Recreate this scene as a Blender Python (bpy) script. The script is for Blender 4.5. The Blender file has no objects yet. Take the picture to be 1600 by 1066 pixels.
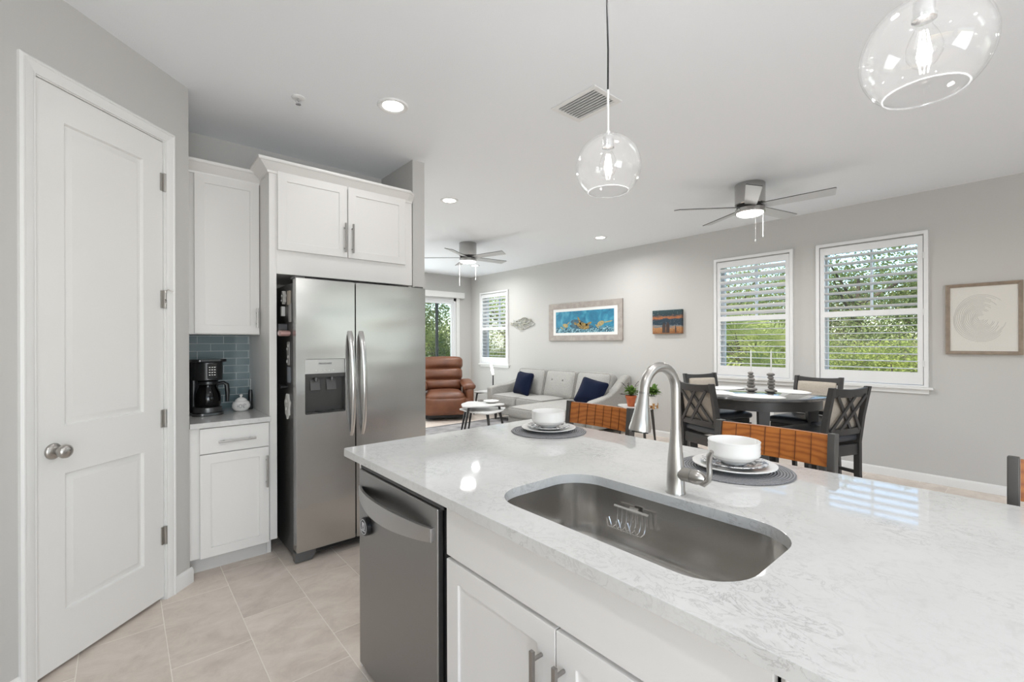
import bpy, bmesh, math, random
from mathutils import Vector, Matrix, Euler
PI = math.pi
R = math.radians
sc = bpy.context.scene
COL = sc.collection
random.seed(7)

# ------------------------------------------------------------------ camera
FPX = 705.0
cam_d = bpy.data.cameras.new('camera')
cam = bpy.data.objects.new('camera', cam_d)
COL.objects.link(cam)
cam_d.sensor_width = 36.0
cam_d.lens = FPX / 1600 * 36.0
cam_d.shift_y = (535.7 - 533.0) / 1600
cam_d.clip_start = 0.02
cam_d.clip_end = 300
cam.matrix_world = (Matrix.Translation((0, 0, 1.365)) @ Matrix.Rotation(R(-40.75), 4, 'Z')
                    @ Matrix.Rotation(R(90), 4, 'X') @ Matrix.Rotation(R(-0.18), 4, 'Z'))
sc.camera = cam

# ------------------------------------------------------------------ view and light
sc.view_settings.view_transform = 'Standard'
sc.view_settings.look = 'None'
sc.view_settings.gamma = 1.0
sc.view_settings.use_curve_mapping = False
sc.view_settings.exposure = 0.12
sc.cycles.use_denoising = True
sc.cycles.max_bounces = 10
sc.cycles.diffuse_bounces = 6
sc.cycles.glossy_bounces = 6
sc.cycles.transparent_max_bounces = 16
sc.cycles.caustics_reflective = False
sc.cycles.caustics_refractive = False
sc.cycles.sample_clamp_indirect = 6.0

SKY = 0.42          # sky strength
SUN = 5.2           # sun strength
CAN = 5.6          # each recessed can, watts
FAN = 19.0          # each fan light
PEND = 4.5          # each pendant bulb
FILL = 122.0         # added fill lamps behind the camera

w = bpy.data.worlds.new('sky')
sc.world = w
w.use_nodes = True
nt = w.node_tree
bg = nt.nodes['Background']
skt = nt.nodes.new('ShaderNodeTexSky')
skt.sky_type = 'NISHITA'
skt.sun_disc = False
skt.sun_elevation = R(48)
skt.sun_rotation = R(-90)
nt.links.new(skt.outputs[0], bg.inputs[0])
bg.inputs[1].default_value = SKY

sun_d = bpy.data.lights.new('sun', 'SUN')
sun_d.energy = SUN
sun_d.angle = R(1.0)
sun_d.color = (1, .95, .86)
sun = bpy.data.objects.new('sun', sun_d)
COL.objects.link(sun)
sun.rotation_euler = Vector((0.64, -0.05, -0.77)).to_track_quat('-Z', 'Y').to_euler()

def area(name, loc, direction, sx, sy, watts, color=(1, 1, 1), spread=180):
    d = bpy.data.lights.new(name, 'AREA')
    d.energy = watts
    d.color = color
    d.spread = R(spread)
    if sy is None:
        d.shape = 'DISK'; d.size = sx
    else:
        d.shape = 'RECTANGLE'; d.size = sx; d.size_y = sy
    o = bpy.data.objects.new(name, d)
    COL.objects.link(o)
    o.location = loc
    o.rotation_euler = Vector(direction).to_track_quat('-Z', 'Y').to_euler()
    return o

# added fill lamp outside the hidden part of the sliding door
DOOR_FILL = 62.0

def point(name, loc, watts, radius, color=(1, 1, 1)):
    d = bpy.data.lights.new(name, 'POINT')
    d.energy = watts
    d.color = color
    d.shadow_soft_size = radius
    o = bpy.data.objects.new(name, d)
    COL.objects.link(o)
    o.location = loc
    return o

# added fill lamps; all but the first stand at made-up openings out of view
area('door_fill_lamp', (3.75, 8.62, 1.2), (0, -1, 0.7), 1.4, 2.2, DOOR_FILL, (.93, .97, 1.0))  # added out of view to brighten the far room and ceiling
area('rear_fill_lamp', (-.15, -3.9, 1.25), (0, 1, 1.1), 2.1, 2.3, FILL, (.93, .97, 1.0))  # added fill tilted up to lift the ceiling
area('fridge_fill_lamp', (3.95, -3.9, 1.7), (0, 1, 0.4), 2.1, 1.1, 4.0, (.93, .97, 1.0))  # added lamp that brightens the refrigerator's reflection
area('side_fill_lamp', (-1.6, -1.9, 1.35), (1, 0.25, 1.3), 2.6, 1.5, FILL * .07, (.93, .97, 1.0))  # added weak fill from the unseen left side

# ------------------------------------------------------------------ material helpers
MATS = {}
def newmat(name):
    m = bpy.data.materials.new(name)
    m.use_nodes = True
    MATS[name] = m
    return m, m.node_tree, m.node_tree.nodes['Principled BSDF']

def mat(name, col, rough=.5, metal=0.0, spec=.5, bump=None, vary=None, coat=0, sheen=0, emit=None):
    """bump=(scale, strength[, stretch]); vary=(scale, colour2[, stretch])"""
    m, t, b = newmat(name)
    b.inputs['Base Color'].default_value = (*col, 1)
    b.inputs['Roughness'].default_value = rough
    b.inputs['Metallic'].default_value = metal
    b.inputs['Specular IOR Level'].default_value = spec
    b.inputs['Coat Weight'].default_value = coat
    b.inputs['Sheen Weight'].default_value = sheen
    if emit:
        b.inputs['Emission Color'].default_value = (*emit[0], 1)
        b.inputs['Emission Strength'].default_value = emit[1]
    if bump or vary:
        tc = t.nodes.new('ShaderNodeTexCoord')
    if vary:
        n = noise(t, tc, vary[0], 4, vary[2] if len(vary) > 2 else None)
        r = ramp(t, n.outputs['Fac'], [(.35, (*col, 1)), (.68, (*vary[1], 1))])
        t.links.new(r.outputs['Color'], b.inputs['Base Color'])
    if bump:
        n = noise(t, tc, bump[0], 3, bump[2] if len(bump) > 2 else None)
        bp = t.nodes.new('ShaderNodeBump')
        bp.inputs['Strength'].default_value = bump[1]
        bp.inputs['Distance'].default_value = .003
        t.links.new(n.outputs['Fac'], bp.inputs['Height'])
        t.links.new(bp.outputs['Normal'], b.inputs['Normal'])
    return m

def noise(t, tc, scale, detail=3, stretch=None, rough=.5, dist=0):
    n = t.nodes.new('ShaderNodeTexNoise')
    n.inputs['Scale'].default_value = scale
    n.inputs['Detail'].default_value = detail
    n.inputs['Roughness'].default_value = rough
    n.inputs['Distortion'].default_value = dist
    src = tc.outputs['Object']
    if stretch:
        mp = t.nodes.new('ShaderNodeMapping')
        mp.inputs['Scale'].default_value = stretch
        t.links.new(src, mp.inputs['Vector'])
        src = mp.outputs['Vector']
    t.links.new(src, n.inputs['Vector'])
    return n

def ramp(t, fac, stops):
    r = t.nodes.new('ShaderNodeValToRGB')
    e = r.color_ramp.elements
    while len(e) < len(stops):
        e.new(.5)
    for k, (p, c) in enumerate(stops):
        e[k].position = p
        e[k].color = c
    t.links.new(fac, r.inputs['Fac'])
    return r

def mth(t, op, a, b=None):
    n = t.nodes.new('ShaderNodeMath')
    n.operation = op
    for k, v in enumerate((a, b)):
        if v is None:
            continue
        if isinstance(v, (int, float)):
            n.inputs[k].default_value = v
        else:
            t.links.new(v, n.inputs[k])
    return n.outputs[0]

def mixc(t, fac, a, b):
    n = t.nodes.new('ShaderNodeMix')
    n.data_type = 'RGBA'
    for s, v in ((0, fac), (6, a), (7, b)):
        if isinstance(v, (int, float)):
            n.inputs[s].default_value = v
        elif isinstance(v, tuple):
            n.inputs[s].default_value = v
        else:
            t.links.new(v, n.inputs[s])
    return n.outputs[2]

# ------------------------------------------------------------------ materials
M = {}
M['wall'] = mat('wall_paint', (.565, .555, .535), .75, spec=.25, bump=(260, .10))
M['ceiling'] = mat('ceiling_paint', (.88, .90, .925), .85, spec=.2, bump=(150, .25))
M['trim'] = mat('trim_paint', (.80, .795, .78), .38)
M['door'] = mat('door_paint', (.80, .79, .77), .36)
M['cabinet'] = mat('cabinet_paint', (.78, .765, .745), .36)
M['toekick'] = mat('toe_kick_paint', (.66, .65, .635), .45)
M['shutter'] = mat('shutter_paint', (.82, .82, .82), .35)
M['shadowgap'] = mat('dark_gap', (.02, .02, .02), .6)
M['black_plastic'] = mat('black_plastic', (.010, .0105, .012), .28)
M['black_gloss'] = mat('black_gloss', (.012, .012, .014), .12)
M['white_plastic'] = mat('white_plastic', (.82, .82, .81), .4)
M['white_ceramic'] = mat('white_ceramic', (.84, .83, .81), .16)
M['nickel'] = mat('brushed_nickel', (.50, .48, .455), .31, 1.0)
M['dark_nickel'] = mat('dark_nickel', (.36, .345, .33), .32, 1.0)
M['chrome'] = mat('chrome', (.75, .75, .75), .14, 1.0)
M['fan_steel'] = mat('fan_steel', (.50, .49, .48), .22, 1.0)
M['fan_blade'] = mat('fan_blade', (.62, .62, .62), .38, .25)
M['blade_edge'] = mat('blade_edge', (.08, .08, .08), .5)
M['charcoal_wood'] = mat('charcoal_wood', (.038, .036, .035), .38, bump=(30, .15, (1, 1, 10)))
M['table_top'] = mat('charcoal_top', (.07, .072, .075), .10, spec=.8, coat=1)
M['leather_black'] = mat('black_leather', (.045, .049, .057), .33, bump=(300, .2))
M['beige_fabric'] = mat('beige_fabric', (.50, .445, .375), .9, spec=.1, bump=(500, .35), vary=(130, (.42, .37, .31)))
M['sofa'] = mat('grey_sofa_fabric', (.43, .42, .395), .95, spec=.1, bump=(420, .4), vary=(60, (.36, .35, .33)), sheen=.08)
M['sofa_cord'] = mat('sofa_welt', (.30, .29, .272), .95, spec=.1)
M['navy'] = mat('navy_velvet', (.006, .010, .030), .8, spec=.1, sheen=.05, bump=(200, .3))
M['recliner'] = mat('brown_leather', (.185, .070, .034), .42, bump=(140, .35), vary=(5, (.12, .044, .022)))
M['oak'] = None
M['paddle'] = mat('paddle_grey', (.085, .084, .082), .3)
M['duct'] = mat('duct_grey', (.55, .55, .55), .8)
M['bronze'] = mat('dark_bronze', (.03, .028, .025), .5)
M['groove'] = mat('groove_brown', (.14, .04, .01), .6)
M['stool_steel'] = mat('gunmetal', (.13, .125, .12), .42, .85)
M['mat'] = mat('woven_grey', (.26, .26, .27), .9, spec=.1)
M['light_mat'] = mat('pale_woven', (.74, .73, .71), .85, spec=.1, bump=(300, .4))
M['stone'] = mat('grey_stone', (.27, .25, .23), .75, bump=(60, .4), vary=(14, (.16, .15, .14)))
M['wax'] = mat('candle_wax', (.85, .84, .80), .4)
M['terracotta'] = mat('terracotta', (.50, .13, .045), .7, vary=(14, (.42, .10, .035)))
M['soil'] = mat('soil', (.05, .03, .02), .9)
M['rug'] = mat('grey_rug', (.40, .39, .385), .95, spec=.05, bump=(300, .5), vary=(3.5, (.20, .195, .20)))
M['rug_edge'] = mat('rug_binding', (.10, .10, .105), .9)
M['light_wood'] = mat('light_wood', (.50, .27, .10), .5)
M['art_frame_grey'] = mat('weathered_frame', (.42, .375, .34), .6, bump=(40, .3, (1, 6, 1)), vary=(16, (.34, .30, .275)))
M['art_frame_wood'] = mat('driftwood_frame', (.33, .26, .20), .6, bump=(40, .3, (1, 5, 1)), vary=(18, (.25, .20, .155)))
M['art_mat'] = mat('mat_board', (.82, .81, .79), .7)
M['steel_wire'] = mat('wire_steel', (.78, .77, .75), .22, 1.0)
M['metal_art_a'] = mat('tarnished_metal', (.33, .30, .25), .4, .7, vary=(12, (.14, .13, .11)))
M['metal_art_b'] = mat('silver_metal', (.36, .35, .33), .42, .7)
M['stem'] = mat('stem_green', (.10, .17, .04), .6)
M['bark'] = mat('bark', (.15, .11, .075), .9, bump=(20, .6), vary=(6, (.08, .06, .045)))
M['gold'] = mat('ochre_paint', (.07, .05, .03), .6, vary=(48, (.50, .33, .07)))
M['gold_pale'] = mat('pale_ochre_paint', (.20, .16, .08), .6, vary=(55, (.60, .48, .20)))
M['ink'] = mat('dark_ink', (.03, .03, .03), .7)
M['ink_thin'] = mat('thin_ink', (.22, .22, .22), .7)
M['ink_soft'] = mat('faint_grey_ink', (.50, .50, .49), .8)
M['window_vinyl'] = mat('window_vinyl', (.78, .79, .80), .4)
M['led'] = mat('lit_lens', (.9, .9, .9), .4, emit=((1, .98, .95), 9.0))
M['fan_lens'] = mat('lit_fan_lens', (.9, .9, .9), .4, emit=((1, .98, .95), 7.0))
M['filament'] = mat('glowing_filament', (1, .9, .75), .4, emit=((1, .95, .88), 22.0))
M['glow'] = mat('glowing_tube', (1, 1, 1), .4, emit=((1, .97, .92), 7.0))
M['ground'] = mat('lawn', (.10, .15, .035), .95, bump=(40, .8), vary=(4, (.17, .17, .06)))

def tile_floor():
    m, t, b = newmat('floor_tile')
    tc = t.nodes.new('ShaderNodeTexCoord')
    sx = t.nodes.new('ShaderNodeSeparateXYZ')
    t.links.new(tc.outputs['Object'], sx.inputs[0])
    X, Y = sx.outputs[0], sx.outputs[1]
    u = mth(t, 'DIVIDE', mth(t, 'SUBTRACT', X, .148), .2995)
    col = mth(t, 'FLOOR', u)
    v = mth(t, 'DIVIDE', mth(t, 'SUBTRACT', mth(t, 'SUBTRACT', Y, 2.974), mth(t, 'MULTIPLY', col, .2033)), .61)
    row = mth(t, 'FLOOR', v)
    du = mth(t, 'MULTIPLY', mth(t, 'PINGPONG', u, .5), .2995)
    dv = mth(t, 'MULTIPLY', mth(t, 'PINGPONG', v, .5), .61)
    d = mth(t, 'MINIMUM', du, dv)
    g = t.nodes.new('ShaderNodeMapRange')
    g.inputs['From Min'].default_value = .0013
    g.inputs['From Max'].default_value = .0026
    t.links.new(d, g.inputs['Value'])
    cb = t.nodes.new('ShaderNodeCombineXYZ')
    t.links.new(col, cb.inputs[0]); t.links.new(row, cb.inputs[1])
    wn = t.nodes.new('ShaderNodeTexWhiteNoise')
    t.links.new(cb.outputs[0], wn.inputs['Vector'])
    off = t.nodes.new('ShaderNodeVectorMath'); off.operation = 'MULTIPLY_ADD'
    t.links.new(wn.outputs['Color'], off.inputs[0])
    off.inputs[1].default_value = (9, 9, 9)
    t.links.new(tc.outputs['Object'], off.inputs[2])
    n1 = t.nodes.new('ShaderNodeTexNoise')
    n1.inputs['Scale'].default_value = 5.5; n1.inputs['Detail'].default_value = 9
    n1.inputs['Roughness'].default_value = .72; n1.inputs['Distortion'].default_value = .5
    mp = t.nodes.new('ShaderNodeMapping')
    mp.inputs['Rotation'].default_value = (0, 0, R(28)); mp.inputs['Scale'].default_value = (1, 1.5, 1)
    t.links.new(off.outputs[0], mp.inputs['Vector'])
    t.links.new(mp.outputs[0], n1.inputs['Vector'])
    r1 = ramp(t, n1.outputs['Fac'], [(.30, (.60, .52, .455, 1)), (.50, (.72, .635, .56, 1)), (.70, (.81, .735, .66, 1))])
    br = t.nodes.new('ShaderNodeHueSaturation')
    t.links.new(r1.outputs[0], br.inputs['Color'])
    t.links.new(mth(t, 'ADD', mth(t, 'MULTIPLY', wn.outputs['Value'], .12), .94), br.inputs['Value'])
    c = mixc(t, g.outputs[0], (.92, .86, .77, 1), br.outputs[0])
    t.links.new(c, b.inputs['Base Color'])
    b.inputs['Roughness'].default_value = .42
    b.inputs['Specular IOR Level'].default_value = .4
    bp = t.nodes.new('ShaderNodeBump'); bp.inputs['Strength'].default_value = .5; bp.inputs['Distance'].default_value = .002
    t.links.new(g.outputs[0], bp.inputs['Height'])
    t.links.new(bp.outputs[0], b.inputs['Normal'])
    return m
M['floor'] = tile_floor()

def quartz():
    m, t, b = newmat('white_quartz')
    tc = t.nodes.new('ShaderNodeTexCoord')
    st = (1.6, .8, 1)
    base = noise(t, tc, 3.0, 5)
    rb = ramp(t, base.outputs['Fac'], [(.3, (.62, .617, .605, 1)), (.7, (.69, .687, .675, 1))])
    n1 = noise(t, tc, 15.0, 9, (1.3, .85, 1), .68, .9)
    d1 = mth(t, 'ABSOLUTE', mth(t, 'SUBTRACT', n1.outputs['Fac'], .5))
    msk = noise(t, tc, 4.5, 4)
    v1 = t.nodes.new('ShaderNodeMapRange')
    v1.inputs['From Min'].default_value = 0; v1.inputs['From Max'].default_value = .022
    v1.inputs['To Min'].default_value = 1; v1.inputs['To Max'].default_value = 0
    t.links.new(d1, v1.inputs['Value'])
    k = t.nodes.new('ShaderNodeMapRange')
    k.inputs['From Min'].default_value = .42; k.inputs['From Max'].default_value = .68
    t.links.new(msk.outputs['Fac'], k.inputs['Value'])
    vein = mth(t, 'MULTIPLY', mth(t, 'MULTIPLY', v1.outputs[0], k.outputs[0]), .62)
    n2 = noise(t, tc, 34.0, 6, None, .65, 1.0)
    sp = t.nodes.new('ShaderNodeMapRange')
    sp.inputs['From Min'].default_value = .50; sp.inputs['From Max'].default_value = .68
    t.links.new(n2.outputs['Fac'], sp.inputs['Value'])
    c = mixc(t, mth(t, 'MULTIPLY', sp.outputs[0], .32), rb.outputs[0], (.52, .51, .50, 1))
    c = mixc(t, vein, c, (.33, .32, .315, 1))
    t.links.new(c, b.inputs['Base Color'])
    b.inputs['Roughness'].default_value = .035
    b.inputs['Specular IOR Level'].default_value = .5
    return m
M['quartz'] = quartz()

def stainless(name, col, rough, horizontal=True, wav=.0):
    m, t, b = newmat(name)
    b.inputs['Base Color'].default_value = (*col, 1)
    b.inputs['Metallic'].default_value = 1
    tc = t.nodes.new('ShaderNodeTexCoord')
    st = (.8, .8, 220) if horizontal else (220, 220, .8)
    n = noise(t, tc, 3.0, 3, st)
    mr = t.nodes.new('ShaderNodeMapRange')
    mr.inputs['To Min'].default_value = rough; mr.inputs['To Max'].default_value = rough + .004
    t.links.new(n.outputs['Fac'], mr.inputs['Value'])
    t.links.new(mr.outputs[0], b.inputs['Roughness'])
    out = None
    if wav:
        n2 = noise(t, tc, 1.0, 1, (1.2, 1, 3.2))
        b2 = t.nodes.new('ShaderNodeBump'); b2.inputs['Strength'].default_value = wav; b2.inputs['Distance'].default_value = .03
        t.links.new(n2.outputs['Fac'], b2.inputs['Height'])
        out = b2.outputs[0]
        t.links.new(out, b.inputs['Normal'])
    return m
M['steel'] = stainless('stainless_steel', (.49, .485, .475), .24, True, .40)
M['steel_dark'] = stainless('slate_stainless', (.33, .328, .325), .34, True, .12)
M['steel_handle'] = stainless('handle_steel', (.62, .61, .60), .24, False)
M['steel_handle_grey'] = stainless('handle_slate', (.50, .495, .49), .33, True)
M['sink_steel'] = stainless('sink_steel', (.55, .535, .515), .22, False)
M['fridge_side'] = mat('fridge_side_grey', (.10, .098, .096), .38, .6, bump=(220, .2))

def oak():
    m, t, b = newmat('honey_oak')
    tc = t.nodes.new('ShaderNodeTexCoord')
    mp = t.nodes.new('ShaderNodeMapping'); mp.inputs['Scale'].default_value = (.3, .30, 1); mp.inputs['Location'].default_value = (0, .012, -.86)
    t.links.new(tc.outputs['Object'], mp.inputs['Vector'])
    wv = t.nodes.new('ShaderNodeTexWave')
    wv.wave_type = 'RINGS'; wv.rings_direction = 'X'
    wv.inputs['Scale'].default_value = 14; wv.inputs['Distortion'].default_value = 7.5; wv.inputs['Detail'].default_value = 3
    wv.inputs['Detail Scale'].default_value = 1.4
    t.links.new(mp.outputs[0], wv.inputs['Vector'])
    r = ramp(t, wv.outputs['Fac'], [(.0, (.31, .09, .017, 1)), (.25, (.40, .125, .022, 1)), (1, (.47, .16, .03, 1))])
    t.links.new(r.outputs[0], b.inputs['Base Color'])
    b.inputs['Roughness'].default_value = .35
    return m
M['oak'] = oak()

def subway():
    m, t, b = newmat('glass_subway_tile')
    tc = t.nodes.new('ShaderNodeTexCoord')
    mp = t.nodes.new('ShaderNodeMapping')
    mp.inputs['Rotation'].default_value = (R(90), 0, 0)
    t.links.new(tc.outputs['Object'], mp.inputs['Vector'])
    sx = t.nodes.new('ShaderNodeSeparateXYZ'); t.links.new(tc.outputs['Object'], sx.inputs[0])
    cb = t.nodes.new('ShaderNodeCombineXYZ'); t.links.new(sx.outputs[0], cb.inputs[0]); t.links.new(sx.outputs[2], cb.inputs[1])
    bk = t.nodes.new('ShaderNodeTexBrick')
    bk.offset = .5
    bk.inputs['Scale'].default_value = 1
    bk.inputs['Brick Width'].default_value = .155
    bk.inputs['Row Height'].default_value = .0525
    bk.inputs['Mortar Size'].default_value = .0018
    bk.inputs['Mortar Smooth'].default_value = .1
    bk.inputs['Color1'].default_value = (.145, .205, .225, 1)
    bk.inputs['Color2'].default_value = (.165, .23, .25, 1)
    bk.inputs['Mortar'].default_value = (.55, .58, .58, 1)
    t.links.new(cb.outputs[0], bk.inputs['Vector'])
    t.links.new(bk.outputs['Color'], b.inputs['Base Color'])
    mr = t.nodes.new('ShaderNodeMapRange'); mr.inputs['To Min'].default_value = .06; mr.inputs['To Max'].default_value = .7
    t.links.new(bk.outputs['Fac'], mr.inputs['Value']); t.links.new(mr.outputs[0], b.inputs['Roughness'])
    return m
M['subway'] = subway()

def glass(name, tint=(1, 1, 1), veil=0.0, refl=1.0):
    m, t, b = newmat(name)
    t.nodes.remove(b)
    out = t.nodes['Material Output']
    tr = t.nodes.new('ShaderNodeBsdfTransparent'); tr.inputs[0].default_value = (*tint, 1)
    gl = t.nodes.new('ShaderNodeBsdfGlossy'); gl.inputs['Roughness'].default_value = .01
    lw = t.nodes.new('ShaderNodeLayerWeight'); lw.inputs[0].default_value = .5
    fr = mth(t, 'ADD', mth(t, 'MULTIPLY', mth(t, 'POWER', lw.outputs['Facing'], 5.0), .95), .03)
    mx = t.nodes.new('ShaderNodeMixShader')
    t.links.new(mth(t, 'MULTIPLY', fr, refl), mx.inputs[0])
    t.links.new(tr.outputs[0], mx.inputs[1]); t.links.new(gl.outputs[0], mx.inputs[2])
    res = mx.outputs[0]
    if veil:
        df = t.nodes.new('ShaderNodeBsdfTranslucent'); df.inputs[0].default_value = (1, 1, 1, 1)
        m2 = t.nodes.new('ShaderNodeMixShader'); m2.inputs[0].default_value = veil
        t.links.new(res, m2.inputs[1]); t.links.new(df.outputs[0], m2.inputs[2])
        res = m2.outputs[0]
    t.links.new(res, out.inputs['Surface'])
    return m
M['pane'] = glass('window_glass', (.94, .97, .96))
M['globe'] = glass('globe_glass', (.985, .985, .985), .014, 1.15)
M['bulb_glass'] = glass('bulb_glass', (1, 1, 1), 0, .8)
M['globe_rim'] = glass('globe_rim_glass', (.95, .95, .95), .12, 1.5)  # whiter veil stands in for the lit edge of the glass
M['picture_glass'] = glass('picture_glass', (.99, .985, .975), 0, .8)
M['carafe'] = glass('carafe_glass', (.35, .35, .36), 0, 1.2)

def leafmat(name, c1, c2, scale=9.0):
    m, t, b = newmat(name)
    tc = t.nodes.new('ShaderNodeTexCoord')
    n = noise(t, tc, scale, 5, None, .7)
    r = ramp(t, n.outputs['Fac'], [(.30, (*c1, 1)), (.55, (*c2, 1)), (.75, (*[min(1, q * 1.35 + .08) for q in c2], 1))])
    t.links.new(r.outputs[0], b.inputs['Base Color'])
    b.inputs['Roughness'].default_value = .6
    b.inputs['Specular IOR Level'].default_value = .15
    tl = t.nodes.new('ShaderNodeBsdfTranslucent')
    t.links.new(r.outputs[0], tl.inputs[0])
    mx = t.nodes.new('ShaderNodeMixShader'); mx.inputs[0].default_value = .45
    t.links.new(b.outputs[0], mx.inputs[1]); t.links.new(tl.outputs[0], mx.inputs[2])
    t.links.new(mx.outputs[0], t.nodes['Material Output'].inputs['Surface'])
    return m
M['leaf_dark'] = leafmat('leaf_dark', (.10, .14, .05), (.24, .29, .11))
M['leaf_mid'] = leafmat('leaf_mid', (.15, .19, .06), (.38, .41, .16))
M['leaf_bright'] = leafmat('leaf_bright', (.20, .26, .06), (.52, .55, .17))
M['leaf_tan'] = leafmat('leaf_tan', (.20, .19, .10), (.44, .41, .22))
M['leaf_palm'] = leafmat('leaf_palm', (.16, .22, .05), (.55, .58, .22), 2.0)
M['leaf_pot'] = leafmat('leaf_pot', (.05, .12, .03), (.18, .30, .07), 25)
M['leaf_purple'] = leafmat('leaf_purple', (.03, .025, .03), (.07, .05, .05), 25)

def painting_blue():
    m, t, b = newmat('sea_painting')
    tc = t.nodes.new('ShaderNodeTexCoord')
    n = noise(t, tc, 5, 6, None, .6, 1.0)
    sky = ramp(t, n.outputs['Fac'], [(.3, (.008, .10, .20, 1)), (.52, (.02, .22, .36, 1)), (.72, (.10, .38, .50, 1))])
    n2 = noise(t, tc, 22, 5, None, .7, 1.5)
    reef = ramp(t, n2.outputs['Fac'], [(.44, (.01, .035, .055, 1)), (.51, (.06, .24, .34, 1)), (.62, (.42, .62, .66, 1))])
    sx = t.nodes.new('ShaderNodeSeparateXYZ'); t.links.new(tc.outputs['Object'], sx.inputs[0])
    n3 = noise(t, tc, 9, 4)
    lvl = mth(t, 'ADD', sx.outputs[2], mth(t, 'MULTIPLY', mth(t, 'SUBTRACT', n3.outputs['Fac'], .5), .16))
    k = t.nodes.new('ShaderNodeMapRange')
    k.inputs['From Min'].default_value = 1.605; k.inputs['From Max'].default_value = 1.635
    t.links.new(lvl, k.inputs['Value'])
    t.links.new(mixc(t, k.outputs[0], reef.outputs[0], sky.outputs[0]), b.inputs['Base Color'])
    b.inputs['Roughness'].default_value = .35
    return m
M['paint_sea'] = painting_blue()

def painting_dusk():
    m, t, b = newmat('dusk_beach_painting')
    tc = t.nodes.new('ShaderNodeTexCoord')
    sx = t.nodes.new('ShaderNodeSeparateXYZ'); t.links.new(tc.outputs['Object'], sx.inputs[0])
    n = noise(t, tc, 12, 5, (1, 1, 3), .6, .8)
    z = mth(t, 'ADD', sx.outputs[2], mth(t, 'MULTIPLY', mth(t, 'SUBTRACT', n.outputs['Fac'], .5), .12))
    f = mth(t, 'DIVIDE', mth(t, 'SUBTRACT', z, 1.49), .335)
    r = ramp(t, f, [(.0, (.22, .08, .02, 1)), (.22, (.40, .19, .07, 1)), (.31, (.16, .19, .20, 1)), (.38, (.012, .03, .05, 1)),
                    (.60, (.012, .035, .055, 1)), (.66, (.42, .13, .03, 1)), (.72, (.20, .09, .05, 1)), (.78, (.012, .03, .04, 1)), (1.0, (.02, .055, .06, 1))])
    n2 = noise(t, tc, 60, 3, (1, 1, 2))
    sp = t.nodes.new('ShaderNodeMapRange'); sp.inputs['From Min'].default_value = .64; sp.inputs['From Max'].default_value = .74
    t.links.new(n2.outputs['Fac'], sp.inputs['Value'])
    t.links.new(mixc(t, mth(t, 'MULTIPLY', sp.outputs[0], .7), r.outputs[0], (.55, .60, .60, 1)), b.inputs['Base Color'])
    b.inputs['Roughness'].default_value = .4
    return m
M['paint_dusk'] = painting_dusk()

def plate_pattern():
    m, t, b = newmat('patterned_glaze')
    tc = t.nodes.new('ShaderNodeTexCoord')
    n = noise(t, tc, 34, 3, None, .5, 2.2)
    r = ramp(t, n.outputs['Fac'], [(.40, (.10, .10, .11, 1)), (.47, (.28, .28, .29, 1)), (.52, (.80, .79, .78, 1))])
    t.links.new(r.outputs[0], b.inputs['Base Color'])
    b.inputs['Roughness'].default_value = .14
    return m
M['patterned'] = plate_pattern()

def gasket_magnet(name, c): return mat(name, c, .5)

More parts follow.
